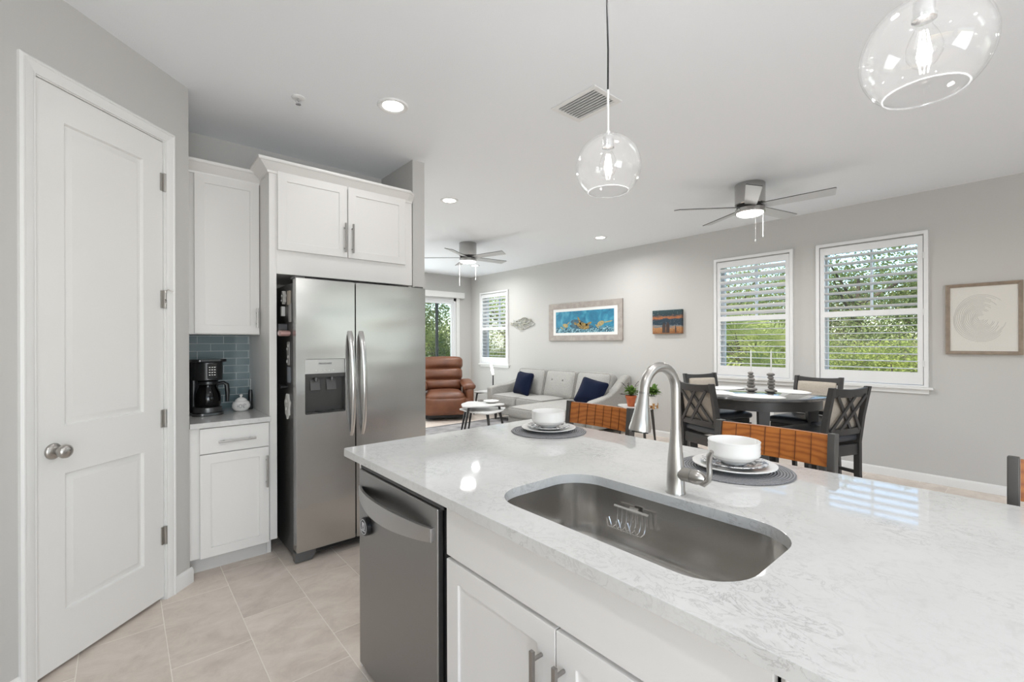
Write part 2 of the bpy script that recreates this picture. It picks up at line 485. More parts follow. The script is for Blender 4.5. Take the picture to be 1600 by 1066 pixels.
# ------------------------------------------------------------------ mesh builder
class MB:
    def __init__(s):
        s.bm = bmesh.new()
        s.mi = 0
        s.T = Matrix.Identity(4)
    def v(s, p): return s.bm.verts.new(s.T @ Vector(p))
    def f(s, vs):
        try:
            fc = s.bm.faces.new(vs)
            fc.material_index = s.mi
            return fc
        except ValueError:
            return None
    def box(s, x0, x1, y0, y1, z0, z1):
        P = [s.v((x, y, z)) for z in (z0, z1) for y in (y0, y1) for x in (x0, x1)]
        for q in ((0, 2, 3, 1), (4, 5, 7, 6), (0, 1, 5, 4), (2, 6, 7, 3), (0, 4, 6, 2), (1, 3, 7, 5)):
            s.f([P[i] for i in q])
        return s
    def obox(s, c, h, rot):
        old = s.T
        s.T = old @ Matrix.Translation(c) @ rot.to_4x4()
        s.box(-h[0], h[0], -h[1], h[1], -h[2], h[2])
        s.T = old
        return s
    def bar(s, a, b, w, d, up=(0, 0, 1)):
        """box beam from a to b, w across, d along 'up'"""
        a, b = Vector(a), Vector(b)
        z = (b - a).normalized(); u = Vector(up)
        x = u.cross(z)
        if x.length < 1e-5: x = Vector((1, 0, 0)).cross(z)
        x.normalize(); y = z.cross(x)
        rot = Matrix((x, y, z)).transposed()
        return s.obox((a + b) / 2, (w / 2, d / 2, (b - a).length / 2), rot)
    def tube(s, pts, r, seg=10, cap=True, flat=None):
        """sweep along pts; r number or list; flat=(sx,sy) scales the section"""
        pts = [Vector(p) for p in pts]
        n = len(pts)
        rs = r if isinstance(r, (list, tuple)) else [r] * n
        rings = []
        t0 = (pts[1] - pts[0]).normalized()
        ref = Vector((0, 0, 1)) if abs(t0.z) < .9 else Vector((1, 0, 0))
        x = (ref - t0 * ref.dot(t0)).normalized()
        for i in range(n):
            t = (pts[min(i + 1, n - 1)] - pts[max(i - 1, 0)]).normalized()
            x = (x - t * x.dot(t)).normalized()
            y = t.cross(x)
            fx, fy = flat if flat else (1, 1)
            rings.append([s.v(pts[i] + (x * math.cos(a) * fx + y * math.sin(a) * fy) * rs[i]) for a in [2 * PI * k / seg for k in range(seg)]])
        for i in range(n - 1):
            for k in range(seg):
                s.f([rings[i][k], rings[i][(k + 1) % seg], rings[i + 1][(k + 1) % seg], rings[i + 1][k]])
        if cap:
            s.f(rings[0][::-1]); s.f(rings[-1])
        return s
    def lathe(s, prof, seg=24, c=(0, 0, 0), close=False):
        """prof: list of (radius, z)"""
        c = Vector(c)
        rings = []
        for r, z in prof:
            if r < 1e-6:
                rings.append([s.v(c + Vector((0, 0, z)))])
            else:
                rings.append([s.v(c + Vector((r * math.cos(2 * PI * k / seg), r * math.sin(2 * PI * k / seg), z))) for k in range(seg)])
        pairs = list(zip(rings[:-1], rings[1:]))
        if close: pairs.append((rings[-1], rings[0]))
        for A, B in pairs:
            for k in range(seg):
                k2 = (k + 1) % seg
                if len(A) == 1 and len(B) == 1: continue
                if len(A) == 1: s.f([A[0], B[k2], B[k]])
                elif len(B) == 1: s.f([A[k], A[k2], B[0]])
                else: s.f([A[k], A[k2], B[k2], B[k]])
        return s
    def loft(s, rings, cap0=False, cap1=False):
        L = [[s.v(p) for p in r] for r in rings]
        n = len(L[0])
        for a, b in zip(L[:-1], L[1:]):
            for k in range(n):
                s.f([a[k], a[(k + 1) % n], b[(k + 1) % n], b[k]])
        if cap0: s.f(L[0][::-1])
        if cap1: s.f(L[-1])
        return s
    def prism(s, poly, z0, z1):
        return s.loft([[(x, y, z0) for x, y in poly], [(x, y, z1) for x, y in poly]], True, True)
    def plate(s, outer, holes, z0, z1):
        """flat slab with holes: polygons in xy, between z0 and z1"""
        bm = bmesh.new()
        edges, loops, lo, hi = [], [], {}, {}
        for loop in [outer] + holes:
            vs = [bm.verts.new((x, y, 0)) for x, y in loop]
            loops.append(vs)
            for vv, (x, y) in zip(vs, loop):
                lo[vv], hi[vv] = s.v((x, y, z0)), s.v((x, y, z1))
            for k in range(len(vs)):
                edges.append(bm.edges.new((vs[k], vs[(k + 1) % len(vs)])))
        bmesh.ops.triangle_fill(bm, use_beauty=True, use_dissolve=False, edges=edges)
        for fc in bm.faces:
            s.f([lo[vv] for vv in fc.verts]); s.f([hi[vv] for vv in fc.verts])
        for vs in loops:
            for k in range(len(vs)):
                p, q = vs[k], vs[(k + 1) % len(vs)]
                s.f([lo[p], lo[q], hi[q], hi[p]])
        bm.free()
        return s
    def wframe(s, y0, y1, z0, z1, holes, x0, x1):
        """frame standing in the yz plane between x0 and x1; holes are (y0, y1, z0, z1)"""
        old = s.T
        s.T = old @ Matrix(((0, 0, 1, 0), (1, 0, 0, 0), (0, 1, 0, 0), (0, 0, 0, 1)))
        s.plate([(y0, z0), (y1, z0), (y1, z1), (y0, z1)], [[(h[0], h[2]), (h[1], h[2]), (h[1], h[3]), (h[0], h[3])] for h in holes], x0, x1)
        s.T = old
        return s
    def cushion(s, c, h, r, puff=(0, 0, 0), n=10, rot=None, pinch=0.0):
        """rounded, puffed box; puff swells each axis at its middle"""
        c = Vector(c); rot = rot or Matrix.Identity(3)
        cache = {}
        def P(p):
            key = tuple(round(x, 5) for x in p)
            if key in cache: return cache[key]
            q = Vector((p[0] * h[0], p[1] * h[1], p[2] * h[2]))
            inn = Vector([max(-(h[i] - min(r, h[i])), min(h[i] - min(r, h[i]), q[i])) for i in range(3)])
            d = q - inn
            if d.length > 1e-9: q = inn + d.normalized() * r
            for i in range(3):
                if puff[i]:
                    j, k = (i + 1) % 3, (i + 2) % 3
                    wgt = (1 - p[j] ** 2) * (1 - p[k] ** 2)
                    q[i] += puff[i] * wgt * (1 if p[i] > 0 else -1) * abs(p[i])
            if pinch:
                e = abs(p[0]) ** 3 * abs(p[2]) ** 3
                q[1] *= 1 - .75 * max(abs(p[0]), abs(p[2])) ** 4
                q[0] *= 1 - pinch * (1 - abs(p[2]) ** 2); q[2] *= 1 - pinch * (1 - abs(p[0]) ** 2)
            cache[key] = s.v(c + rot @ q)
            return cache[key]
        g = [-1 + 2 * k / n for k in range(n + 1)]
        for ax in range(3):
            for sg in (-1, 1):
                for i in range(n):
                    for j in range(n):
                        quad = []
                        for (a, b) in ((g[i], g[j]), (g[i + 1], g[j]), (g[i + 1], g[j + 1]), (g[i], g[j + 1])):
                            p = [0, 0, 0]; p[ax] = sg; p[(ax + 1) % 3] = a; p[(ax + 2) % 3] = b
                            quad.append(P(p))
                        s.f(quad if sg > 0 else quad[::-1])
        return s
    def build(s, name, m, parent=None, bevel=0, seg=2, angle=35, loc=None, rotz=None, recalc=True):
        bm = s.bm
        if recalc: bmesh.ops.recalc_face_normals(bm, faces=bm.faces)
        if bevel:
            es = [e for e in bm.edges if len(e.link_faces) == 2 and e.calc_face_angle(0) > R(30)]
            bmesh.ops.bevel(bm, geom=es, offset=bevel, segments=seg, profile=.5, affect='EDGES', clamp_overlap=True)
        me = bpy.data.meshes.new(name)
        bm.to_mesh(me); bm.free()
        for x in (m if isinstance(m, (list, tuple)) else [m]):
            me.materials.append(x)
        me.polygons.foreach_set('use_smooth', [True] * len(me.polygons))
        me.set_sharp_from_angle(angle=R(angle))
        o = bpy.data.objects.new(name, me)
        COL.objects.link(o)
        if bevel:
            wn = o.modifiers.new('weighted', 'WEIGHTED_NORMAL')
            wn.weight = 50; wn.keep_sharp = True
        if parent: o.parent = parent
        if loc: o.location = loc
        if rotz is not None: o.rotation_euler = (0, 0, rotz)
        return o

def tag(o, label=None, cat=None, group=None, kind=None):
    if label: o['label'] = label
    if cat: o['category'] = cat
    if group: o['group'] = group
    if kind: o['kind'] = kind
    return o
def thing(name, label, cat, loc=(0, 0, 0), rotz=0, group=None, kind=None):
    o = bpy.data.objects.new(name, None)
    o.empty_display_size = .1
    COL.objects.link(o)
    o.location = loc; o.rotation_euler = (0, 0, rotz)
    return tag(o, label, cat, group, kind)
def struct(o, label=None, cat=None): return tag(o, label, cat, kind='structure')
def copy_tree(root, loc, rotz=None, label=None):
    r = root.copy(); COL.objects.link(r)
    r.location = loc
    if rotz is not None: r.rotation_euler = (0, 0, rotz)
    if label: r['label'] = label
    for ch in list(root.children):
        c = ch.copy(); COL.objects.link(c); c.parent = r
        for g in list(ch.children):
            d = g.copy(); COL.objects.link(d); d.parent = c
    return r
def rrect(x0, x1, y0, y1, r, n=8):
    out = []
    for cx, cy, a0 in ((x1 - r, y1 - r, 0), (x0 + r, y1 - r, 90), (x0 + r, y0 + r, 180), (x1 - r, y0 + r, 270)):
        for k in range(n + 1):
            a = R(a0 + 90 * k / n)
            out.append((cx + r * math.cos(a), cy + r * math.sin(a)))
    return out
def circle(cx, cy, r, n=32): return [(cx + r * math.cos(2 * PI * k / n), cy + r * math.sin(2 * PI * k / n)) for k in range(n)]
def text_mesh(txt, size, name, m, parent, loc, rot, extrude=.0006, bend=None, squeeze=1.0):
    c = bpy.data.curves.new(name, 'FONT')
    c.body = txt; c.size = size; c.align_x = 'CENTER'; c.align_y = 'CENTER'; c.extrude = extrude
    tmp = bpy.data.objects.new('tmp', c)
    COL.objects.link(tmp)
    dg = bpy.context.evaluated_depsgraph_get()
    me = bpy.data.meshes.new_from_object(tmp.evaluated_get(dg))
    bpy.data.objects.remove(tmp)
    for v in me.vertices:
        v.co.x *= squeeze
        if bend:
            a = v.co.x / bend
            v.co.x, v.co.z = bend * math.sin(a), v.co.z - bend * (1 - math.cos(a))
    me.materials.clear(); me.materials.append(m)
    o = bpy.data.objects.new(name, me)
    COL.objects.link(o)
    o.parent = parent; o.location = loc; o.rotation_euler = rot
    return o

# ================================================================== SETTING
H = 2.82
XR = 5.89           # right wall
YE = 8.23           # far wall
XL, YB = -1.30, -3.60
YK = 3.79           # kitchen back wall
PX, PY = .285, 3.155  # pantry corner
WIN = {1: (6.93, 7.87), 2: (1.83, 2.75), 3: (.672, 1.602)}

struct(MB().box(XL - .2, XR + .2, YB - .2, YE + .2, -.12, 0).build('floor', M['floor']), 'beige stone look floor tile laid in a staggered pattern', 'floor')
struct(MB().box(XL - .2, XR + .2, YB - .2, YE + .2, H, H + .15).build('ceiling', M['ceiling']), 'flat white ceiling', 'ceiling')

b = MB()
ys = [YB - .2]
for k in (3, 2, 1):
    ys += [WIN[k][0] + .035, WIN[k][1] - .035]
ys.append(YE + .2)
for i in range(0, len(ys), 2):
    b.box(XR, XR + .2, ys[i], ys[i + 1], 0, H)
for k in (3, 2, 1):
    b.box(XR, XR + .2, WIN[k][0] + .035, WIN[k][1] - .035, 0, .92)
    b.box(XR, XR + .2, WIN[k][0] + .035, WIN[k][1] - .035, 2.40, H)
struct(b.build('wall_right', M['wall']), 'long warm grey wall with the shuttered windows', 'wall')

DX0, DX1, DZ = 3.0, 5.50, 2.33
b = MB()
b.box(1.845, DX0, YE, YE + .2, 0, H).box(DX1, XR, YE, YE + .2, 0, H).box(DX0, DX1, YE, YE + .2, DZ, H)
struct(b.build('wall_far', M['wall']), 'warm grey end wall with the sliding glass door', 'wall')

struct(MB().box(XL - .2, 1.74, YK, YK + .12, 0, H).build('wall_kitchen', M['wall']), 'grey wall behind the refrigerator and coffee counter', 'wall')
struct(MB().box(1.74, 1.845, 3.22, YE + .2, 0, H).build('wall_partition', M['wall']), 'grey stub wall at the right of the refrigerator', 'wall')
# pantry wall (45 degrees): local x runs from the corner to the lower left, local y points into the kitchen
PR = R(225)
SW = 1.15
D0, D1, DH = .168, .778, 2.445
b = MB()
b.box(0, D0, -.11, 0, 0, H).box(D1, SW, -.11, 0, 0, H).box(D0, D1, -.11, 0, DH, H)
struct(b.build('wall_pantry', M['wall'], loc=(PX, PY, 0), rotz=PR), 'angled grey pantry wall around the white door', 'wall')
b = MB()
b.box(.185, PX, PY + .02, YK, 0, H)
struct(b.build('wall_return', M['wall']), 'grey pantry side wall beside the coffee counter', 'wall')
ex, ey = PX - SW * .70711, PY - SW * .70711
struct(MB().box(XL, ex + .02, ey, ey + .1, 0, H).box(XL - .2, XL, YB, -3.2, 0, H).box(XL - .2, XL, -.6, YK, 0, H).box(XL - .2, XL, -3.2, -.6, 0, .6).box(XL - .2, XL, -3.2, -.6, 2.1, H).build('wall_left', M['wall']), 'grey wall left of the pantry', 'wall')  # opening out of view is made up for the side fill lamp
b = MB()
b.box(XL - .2, -1.2, YB - .2, YB, 0, H).box(.9, 2.9, YB - .2, YB, 0, H).box(5.0, XR + .2, YB - .2, YB, 0, H).box(-1.2, .9, YB - .2, YB, 2.45, H).box(2.9, 5.0, YB - .2, YB, 2.3, H).box(2.9, 5.0, YB - .2, YB, 0, 1.15)  # openings are made up, to let the rear fill lamps in
struct(b.build('wall_rear', M['wall']), 'grey wall behind the camera', 'wall')

def baseboard(name, pts_local, loc=(0, 0, 0), rotz=0):
    """profile swept along local x from 0 to L; y = out of wall"""
    L = pts_local
    prof = [(0, 0), (.014, 0), (.014, .066), (.010, .076), (.006, .083), (0, .085)]
    b = MB()
    b.loft([[(0, y, z) for y, z in prof], [(L, y, z) for y, z in prof]], True, True)
    return struct(b.build(name, M['trim'], loc=loc, rotz=rotz), 'white baseboard', 'baseboard')
o = baseboard('baseboard_right', YE - YB, (XR, YB, 0), R(90)); o['label'] = 'white baseboard along the window wall'
o = baseboard('baseboard_far', .30, (XR, YE, 0), R(180)); o['label'] = 'white baseboard right of the sliding door'
o = baseboard('baseboard_pantry', .113 + .012, (PX + .0085, PY + .0085, 0), PR); o['label'] = 'short white baseboard right of the pantry door'
o = baseboard('baseboard_left', SW - .84, (PX - .84 * .70711, PY - .84 * .70711, 0), PR); o['label'] = 'white baseboard left of the pantry door'

# ------------------------------------------------------------------ pantry door
door = thing('door_1', 'tall white two-panel pantry door with a nickel knob', 'door', (PX, PY, 0), PR, kind='structure')
b = MB()
DW0, DW1, DZ0, DZ1 = D0 + .004, D1 - .004, .018, 2.438
def panel_door(b, x0, x1, z0, z1, yf, th, panels):
    """slab with raised-and-fielded panels on the front (+y)"""
    def wrap(poly): return poly
    old = b.T
    b.T = old @ Matrix(((1, 0, 0, 0), (0, 0, 1, 0), (0, 1, 0, 0), (0, 0, 0, 1)))   # xy -> xz, z -> y
    b.plate([(x0, z0), (x1, z0), (x1, z1), (x0, z1)], [[(p[0], p[2]), (p[1], p[2]), (p[1], p[3]), (p[0], p[3])] for p in panels], yf - th, yf)
    for (a, c, e, g) in panels:
        def rr(i, y): return [(a + i, e + i, y), (c - i, e + i, y), (c - i, g - i, y), (a + i, g - i, y)]
        b.loft([rr(0, yf), rr(.005, yf - .013), rr(.010, yf - .013), rr(.034, yf - .002), rr(.036, yf - .002)], False, True)
    b.T = old
panel_door(b, DW0, DW1, DZ0, DZ1, -.004, .035, [(.287, .665, 1.018, 2.303), (.287, .665, .236, .816)])
leaf = b.build('door_panel', M['door'], door)
b = MB()
old_prof = [(0, 0), (.058, 0), (.058, .012), (.050, .018), (.044, .018), (.040, .014), (.012, .012), (.006, .009), (0, .009)]
def casing_leg(b, x0, z0, z1, sgn, miter):
    r0 = [(x0 + sgn * u, y, z0) for u, y in old_prof]
    r1 = [(x0 + sgn * u, y, z1 + (u if miter else 0)) for u, y in old_prof]
    b.loft([r0, r1], True, True)
casing_leg(b, D0 - .004, 0, DH, -1, True)
casing_leg(b, D1 + .004, 0, DH, 1, True)
r0 = [(D0 - .004 - u, y, DH + u) for u, y in old_prof]
r1 = [(D1 + .004 + u, y, DH + u) for u, y in old_prof]
b.loft([r0, r1], True, True)
b.build('casing', M['trim'], door, angle=25)
b = MB()
b.box(D0 - .004, D0 + .001, -.11, .001, 0, DH).box(D1 - .001, D1 + .004, -.11, .001, 0, DH).box(D0, D1, -.11, .001, DH - .004, DH + .004)
b.build('jamb', M['trim'], door)
for k, hz in enumerate((2.225, 1.602, .968, .345)):
    b = MB()
    b.tube([(D0 + .001, .006, hz - .048), (D0 + .001, .006, hz + .048)], .007, 10)
    b.box(D0 - .004, D0 + .020, -.006, .002, hz - .046, hz + .046)
    if k == 1:
        b.tube([(D0, .008, hz + .045), (D0 - .004, .02, hz + .052), (D0 - .02, .035, hz + .04)], .0035, 8)
        b.tube([(D0, .008, hz - .02), (D0 + .018, .028, hz - .01), (D0 + .03, .03, hz)], .0025, 8)
    h = b.build('hinge', M['nickel'], door)
    if k == 1: h['label'] = 'hinge with a small door stop pin'
b = MB()
b.T = Matrix.Translation((.712, -.004, .922)) @ Matrix.Rotation(R(-90), 4, 'X')
b.lathe([(0, 0), (.033, 0), (.033, .004), (.028, .010), (.014, .014), (.011, .026), (.014, .032), (.024, .040), (.0285, .052), (.027, .062), (.018, .069), (0, .071)], 28)
b.build('knob', M['nickel'], door, angle=50)

# ------------------------------------------------------------------ windows and shutters on the right wall
def make_window(k, label, slab):
    y0, y1 = WIN[k]
    wd = thing('window_%d' % k, label, 'window', (XR, 0, 0), 0, kind='structure')
    z0, z1 = .92, 2.40
    a, c = y0 + .035, y1 - .035
    b = MB()
    mid = (a + c) / 2
    b.wframe(a, c, z0, z1, [(a + .04, c - .04, z0 + .04, 1.635), (a + .04, mid - .009, 1.68, z1 - .04), (mid + .009, c - .04, 1.68, z1 - .04)], .12, .17)
    b.build('sash_frame', M['window_vinyl'], wd, .002, 1)
    b = MB().box(.144, .147, a + .03, c - .03, z0 + .03, z1 - .03)
    b.build('pane', M['pane'], wd)
    b = MB()
    b.box(-.045, .11, y0 - .035, y1 + .035, .898, .922)
    b.box(-.018, -.001, y0, y1, .855, .898)
    b.build('sill', M['trim'], wd, .003, 2)
def make_shutter(k, label, tilt_up, tilt_lo):
    y0, y1 = WIN[k]
    sh = thing('plantation_shutter', label, 'shutter', (XR, 0, 0), 0, group='plantation shutters on the window wall')
    b = MB()
    f = .034
    b.wframe(y0, y1, .9225, 2.44, [(y0 + f, y1 - f, .938, 2.44 - f)], -.034, -.0005)
    b.wframe(y0 + .036, y1 - .036, .9235, 2.399, [(y0 + .0365 + .004, y1 - .0405, .938, 2.395)], -.0004, .03)
    b.build('outer_frame', M['shutter'], sh, .003, 2)
    a, c = y0 + f + .003, y1 - f - .003
    la, lc = y0 + .080, y1 - .080
    b = MB()
    b.wframe(a + .002, c - .002, .942, 2.394, [(la, lc, 1.062, 1.632), (la, lc, 1.692, 2.318)], -.024, .004)
    b.build('panel_frame', M['shutter'], sh, .002, 1)
    for (nm, za, zb, tl) in (('upper_louvers', 1.692, 2.318, tilt_up), ('lower_louvers', 1.062, 1.632, tilt_lo)):
        b = MB()
        n = 8
        pitch = (zb - za) / n
        for i in range(n):
            zc = za + pitch * (i + .5)
            prof = []
            for q in range(12):
                ang = 2 * PI * q / 12
                x, z = .032 * math.cos(ang), .0055 * math.sin(ang)
                ca, sa = math.cos(R(tl)), math.sin(R(tl))
                prof.append((-.010 + x * ca + z * sa, zc - x * sa + z * ca))
            b.loft([[(x, la, z) for x, z in prof], [(x, lc, z) for x, z in prof]], True, True)
        b.build(nm, M['shutter'], sh, angle=60)
    for hz in (1.15, 1.65, 2.2):
        b = MB(); b.tube([(-.036, y0 + f, hz - .03), (-.036, y0 + f, hz + .03)], .005, 8)
        b.build('hinge', M['white_plastic'], sh)
make_window(1, 'far corner window behind a white shutter, nearest the sliding door', 0)
make_window(2, 'middle window behind a white shutter, left of the dining table', 0)
make_window(3, 'window behind a white shutter nearest the framed pale print', 0)
make_shutter(1, 'white plantation shutter on the small looking window in the far corner', 34, 3)
make_shutter(2, 'white plantation shutter on the window behind the stone candle stacks', 42, 0)
make_shutter(3, 'white plantation shutter on the window nearest the framed pale print', 20, 0)

# ------------------------------------------------------------------ sliding door in the far wall
sd = thing('door_2', 'sliding glass door behind the brown recliner', 'door', (0, YE, 0), 0, kind='structure')
b = MB()
b.box(DX0, DX0 + .06, .02, .16, 0, DZ).box(DX1 - .06, DX1, .02, .16, 0, DZ).box(DX0, DX1, .02, .16, DZ - .06, DZ).box(DX0, DX1, .02, .16, 0, .03)
b.box(DX1 - .10, DX1 - .06, .05, .09, .03, DZ - .06).box(4.18, 4.25, .05, .09, .03, DZ - .06).box(4.25, DX1 - .10, .05, .09, DZ - .12, DZ - .06).box(4.25, DX1 - .10, .05, .09, .03, .12)
b.build('door_frame', M['window_vinyl'], sd, .002, 1)
MB().box(DX0 + .06, DX1 - .10, .066, .070, .1, DZ - .1).build('pane', M['pane'], sd)
b = MB()
b.box(DX0 - .07, DX0, -.016, 0, 0, DZ + .06).box(DX1, DX1 + .07, -.016, 0, 0, DZ + .06)
b.build('casing', M['trim'], sd, .003, 2)
tag(MB().box(2.85, 5.645, YE - .105, YE - .017, 2.335, 2.452).build('valance', M['trim'], None, .004, 2), 'white box valance above the sliding glass door', 'valance')

# ------------------------------------------------------------------ backsplash
struct(MB().box(PX, .705, YK - .008, YK, .874, 1.46).build('trim_1', M['subway'], None), 'blue grey glass subway tile backsplash behind the coffee maker', 'backsplash')

# ================================================================== CABINETS
def shaker(b, x0, x1, z0, z1, yf, th=.02, rail=.055, rec=.008):
    """frame-and-panel front facing -y"""
    old = b.T
    b.T = old @ Matrix(((1, 0, 0, 0), (0, 0, 1, 0), (0, 1, 0, 0), (0, 0, 0, 1)))
    a, c, e, g = x0 + rail, x1 - rail, z0 + rail, z1 - rail
    b.plate([(x0, z0), (x1, z0), (x1, z1), (x0, z1)], [[(a, e), (c, e), (c, g), (a, g)]], yf, yf + th)
    b.prism([(a - .001, e - .001), (c + .001, e - .001), (c + .001, g + .001), (a - .001, g + .001)], yf + rec, yf + th - .001)
    b.T = old
def pull(parent, p0, p1, out, m, r=.006, over=.03):
    """square-ish bar pull between two posts; out = direction vector of projection"""
    p0, p1, o_ = Vector(p0), Vector(p1), Vector(out)
    d = (p1 - p0).normalized()
    b = MB()
    b.bar(p0 + o_, p1 + o_, r * 1.9, r * 1.5, up=o_)
    for q in (p0 + d * over, p1 - d * over):
        b.tube([q, q + o_], r * .8, 8)
    return b.build('handle', m, parent, .0015, 2)
CROWN = [(0, 0), (.010, 0), (.013, .012), (.022, .020), (.044, .040), (.060, .054), (.068, .056), (.072, .062), (.072, .074), (0, .074)]

# coffee counter base cabinet
cb = thing('base_cabinet', 'small white base cabinet with one drawer and door under the coffee counter', 'cabinet')
MB().box(PX + .002, .704, 3.187, YK - .002, .11, .873).build('body', M['cabinet'], cb, .001, 1)
b = MB(); b.box(PX + .0005, .704, 3.268, 3.28, .0, .112)
b.build('toe_kick', M['toekick'], cb)
b = MB(); b.box(.335, .697, 3.166, 3.186, .720, .867)
dr = b.build('drawer', M['cabinet'], cb, .002, 2)
pull(dr, (.424, 3.166, .785), (.620, 3.166, .785), (0, -.03, 0), M['dark_nickel'])
b = MB(); shaker(b, .335, .697, .110, .714, 3.166)
dd = b.build('door', M['cabinet'], cb, .0015, 1)
pull(dd, (.682, 3.166, .664), (.682, 3.166, .466), (0, -.03, 0), M['dark_nickel'])
tag(MB().box(PX + .001, .704, 3.14, YK - .009, .875, .905).build('coffee_countertop', M['quartz'], None, .002, 2), 'short white quartz countertop under the coffee maker', 'countertop')

# coffee counter upper cabinet
cu = thing('upper_cabinet', 'tall narrow white wall cabinet above the coffee maker', 'cabinet')
MB().box(PX + .002, .704, 3.452, YK - .002, 1.425, 2.462).build('body', M['cabinet'], cu, .001, 1)
b = MB(); shaker(b, .338, .700, 1.430, 2.440, 3.432)
dd = b.build('door', M['cabinet'], cu, .0015, 1)
pull(dd, (.683, 3.432, 1.470), (.683, 3.432, 1.600), (0, -.03, 0), M['dark_nickel'])
b = MB(); b.loft([[(PX + .002, 3.452 - u, 2.438 + v) for u, v in CROWN], [(.7045, 3.452 - u, 2.438 + v) for u, v in CROWN]], True, True)
b.build('crown_moulding', M['cabinet'], cu, angle=25)

# refrigerator surround
cf = thing('refrigerator_cabinet', 'white two-door cabinet built over and around the refrigerator', 'cabinet')
b = MB()
b.box(.705, .748, 3.186, 3.27, .112, 2.468).box(.705, .730, 3.2701, YK - .002, 0, 2.468)
b.box(1.712, 1.738, 3.24, YK - .002, 0, 1.815)
b.box(.7481, 1.714, 3.186, YK - .002, 1.815, 2.4675)
b.build('body', M['cabinet'], cf, .001, 1)
for (x0, x1, hx) in ((.752, 1.199, 1.178), (1.206, 1.650, 1.232)):
    b = MB(); shaker(b, x0, x1, 1.968, 2.470, 3.166)
    dd = b.build('door', M['cabinet'], cf, .0015, 1)
    pull(dd, (hx, 3.166, 2.000), (hx, 3.166, 2.205), (0, -.03, 0), M['dark_nickel'])
b = MB()
CB = 2.455
b.loft([[(.705 - u, 3.383, CB + v) for u, v in CROWN], [(.705 - u, 3.186 - u, CB + v) for u, v in CROWN],
        [(1.668 + u * 0, 3.186 - u, CB + v) for u, v in CROWN]], True, False)
# right end turns back toward the stub wall
b.loft([[(1.668, 3.186 - u, CB + v) for u, v in CROWN], [(1.714 + u * .2, 3.186 - u * .2, CB + v) for u, v in CROWN]], False, True)
b.build('crown_moulding', M['cabinet'], cf, angle=25)

# ================================================================== REFRIGERATOR
fr = thing('refrigerator', 'stainless side-by-side refrigerator with a water dispenser', 'refrigerator', (.80, 2.95, 0))
b = MB(); b.box(.004, .890, .078, .80, .03, 1.745)
b.build('body', M['fridge_side'], fr, .004, 2)
SWP = Matrix(((1, 0, 0, 0), (0, 0, 1, 0), (0, 1, 0, 0), (0, 0, 0, 1)))
b = MB(); b.T = SWP
b.plate(rrect(0, .365, .078, 1.768, .006, 3), [rrect(.052, .302, .922, 1.266, .008, 3)], 0, .068)
ld = b.build('door', M['steel'], fr, .006, 3)
ld['label'] = 'left freezer door with the dispenser'
b = MB(); b.T = SWP
b.plate(rrect(.373, .895, .078, 1.768, .006, 3), [], 0, .068)
rd = b.build('door', M['steel'], fr, .006, 3)
MB().box(.01, .885, .060, .082, .09, 1.755).build('gasket', M['shadowgap'], fr)
for (hx, d) in ((.336, ld), (.411, rd)):
    pts, n = [], 18
    for k in range(n + 1):
        u = k / n
        pts.append((hx + .006 * (1 - 2 * u), -.058 * (math.sin(PI * u) ** .55) + .004, .758 + .685 * u))
    b = MB(); b.tube(pts, [.018 - .005 * (1 - k / n) for k in range(n + 1)], 14, True, (.5, 1) if True else None)
    b.build('handle', M['steel_handle'], d, angle=60)
dp = MB()
dp.box(.053, .301, .012, .060, 1.172, 1.265)
dsp = dp.build('dispenser_panel', stainless('panel_steel', (.50, .49, .475), .35), ld, .002, 2)
text_mesh('FRIGIDAIRE', .016, 'logo', M['ink'], dsp, (.178, .0115, 1.236), (R(90), 0, 0))
b = MB()
for q in range(5):
    b.tube([(.125 + .026 * q, .0125, 1.192), (.125 + .026 * q, .0105, 1.192)], .004, 10)
b.build('buttons', M['steel_wire'], dsp)
b = MB()
b.mi = 0
b.box(.053, .301, .055, .062, .923, 1.172).box(.053, .057, .004, .06, .923, 1.172).box(.297, .301, .004, .06, .923, 1.172).box(.053, .301, .004, .06, .923, .932)
b.box(.053, .301, .010, .06, 1.150, 1.173)
cav = b.build('dispenser_recess', mat('recess_grey', (.045, .044, .042), .3), ld)
for px_ in (.125, .225):
    b = MB()
    b.obox((px_, .046, 1.10), (.030, .003, .036), Matrix.Rotation(R(-14), 3, 'X'))
    b.tube([(px_, .03, 1.15), (px_, .03, 1.125)], .010, 10)
    b.build('paddle', M['paddle'], cav, .003, 2)
b = MB(); b.lathe([(.055, 0), (.058, .003), (.062, .0)], 24, (.178, .035, .933))
b.build('drip_tray', M['black_plastic'], cav)
b = MB(); b.T = SWP
b.plate([(0, .006), (.10, .006), (.125, .045), (.77, .045), (.795, .006), (.895, .006), (.895, .070), (0, .070)], [], .030, .085)
b.build('toe_grille', mat('grille_grey', (.13, .13, .13), .45, .4), fr, .003, 2)
b = MB()
for q in range(4): b.box(.12, .80, .024, .031, .050 + q * .0058, .0525 + q * .0058)
b.build('grille_slots', M['shadowgap'], fr)
for hx in (0, .835):
    b = MB(); b.box(hx, hx + .06, .03, .11, 1.768, 1.782)
    b.build('hinge_cap', M['fridge_side'], fr, .003, 2)

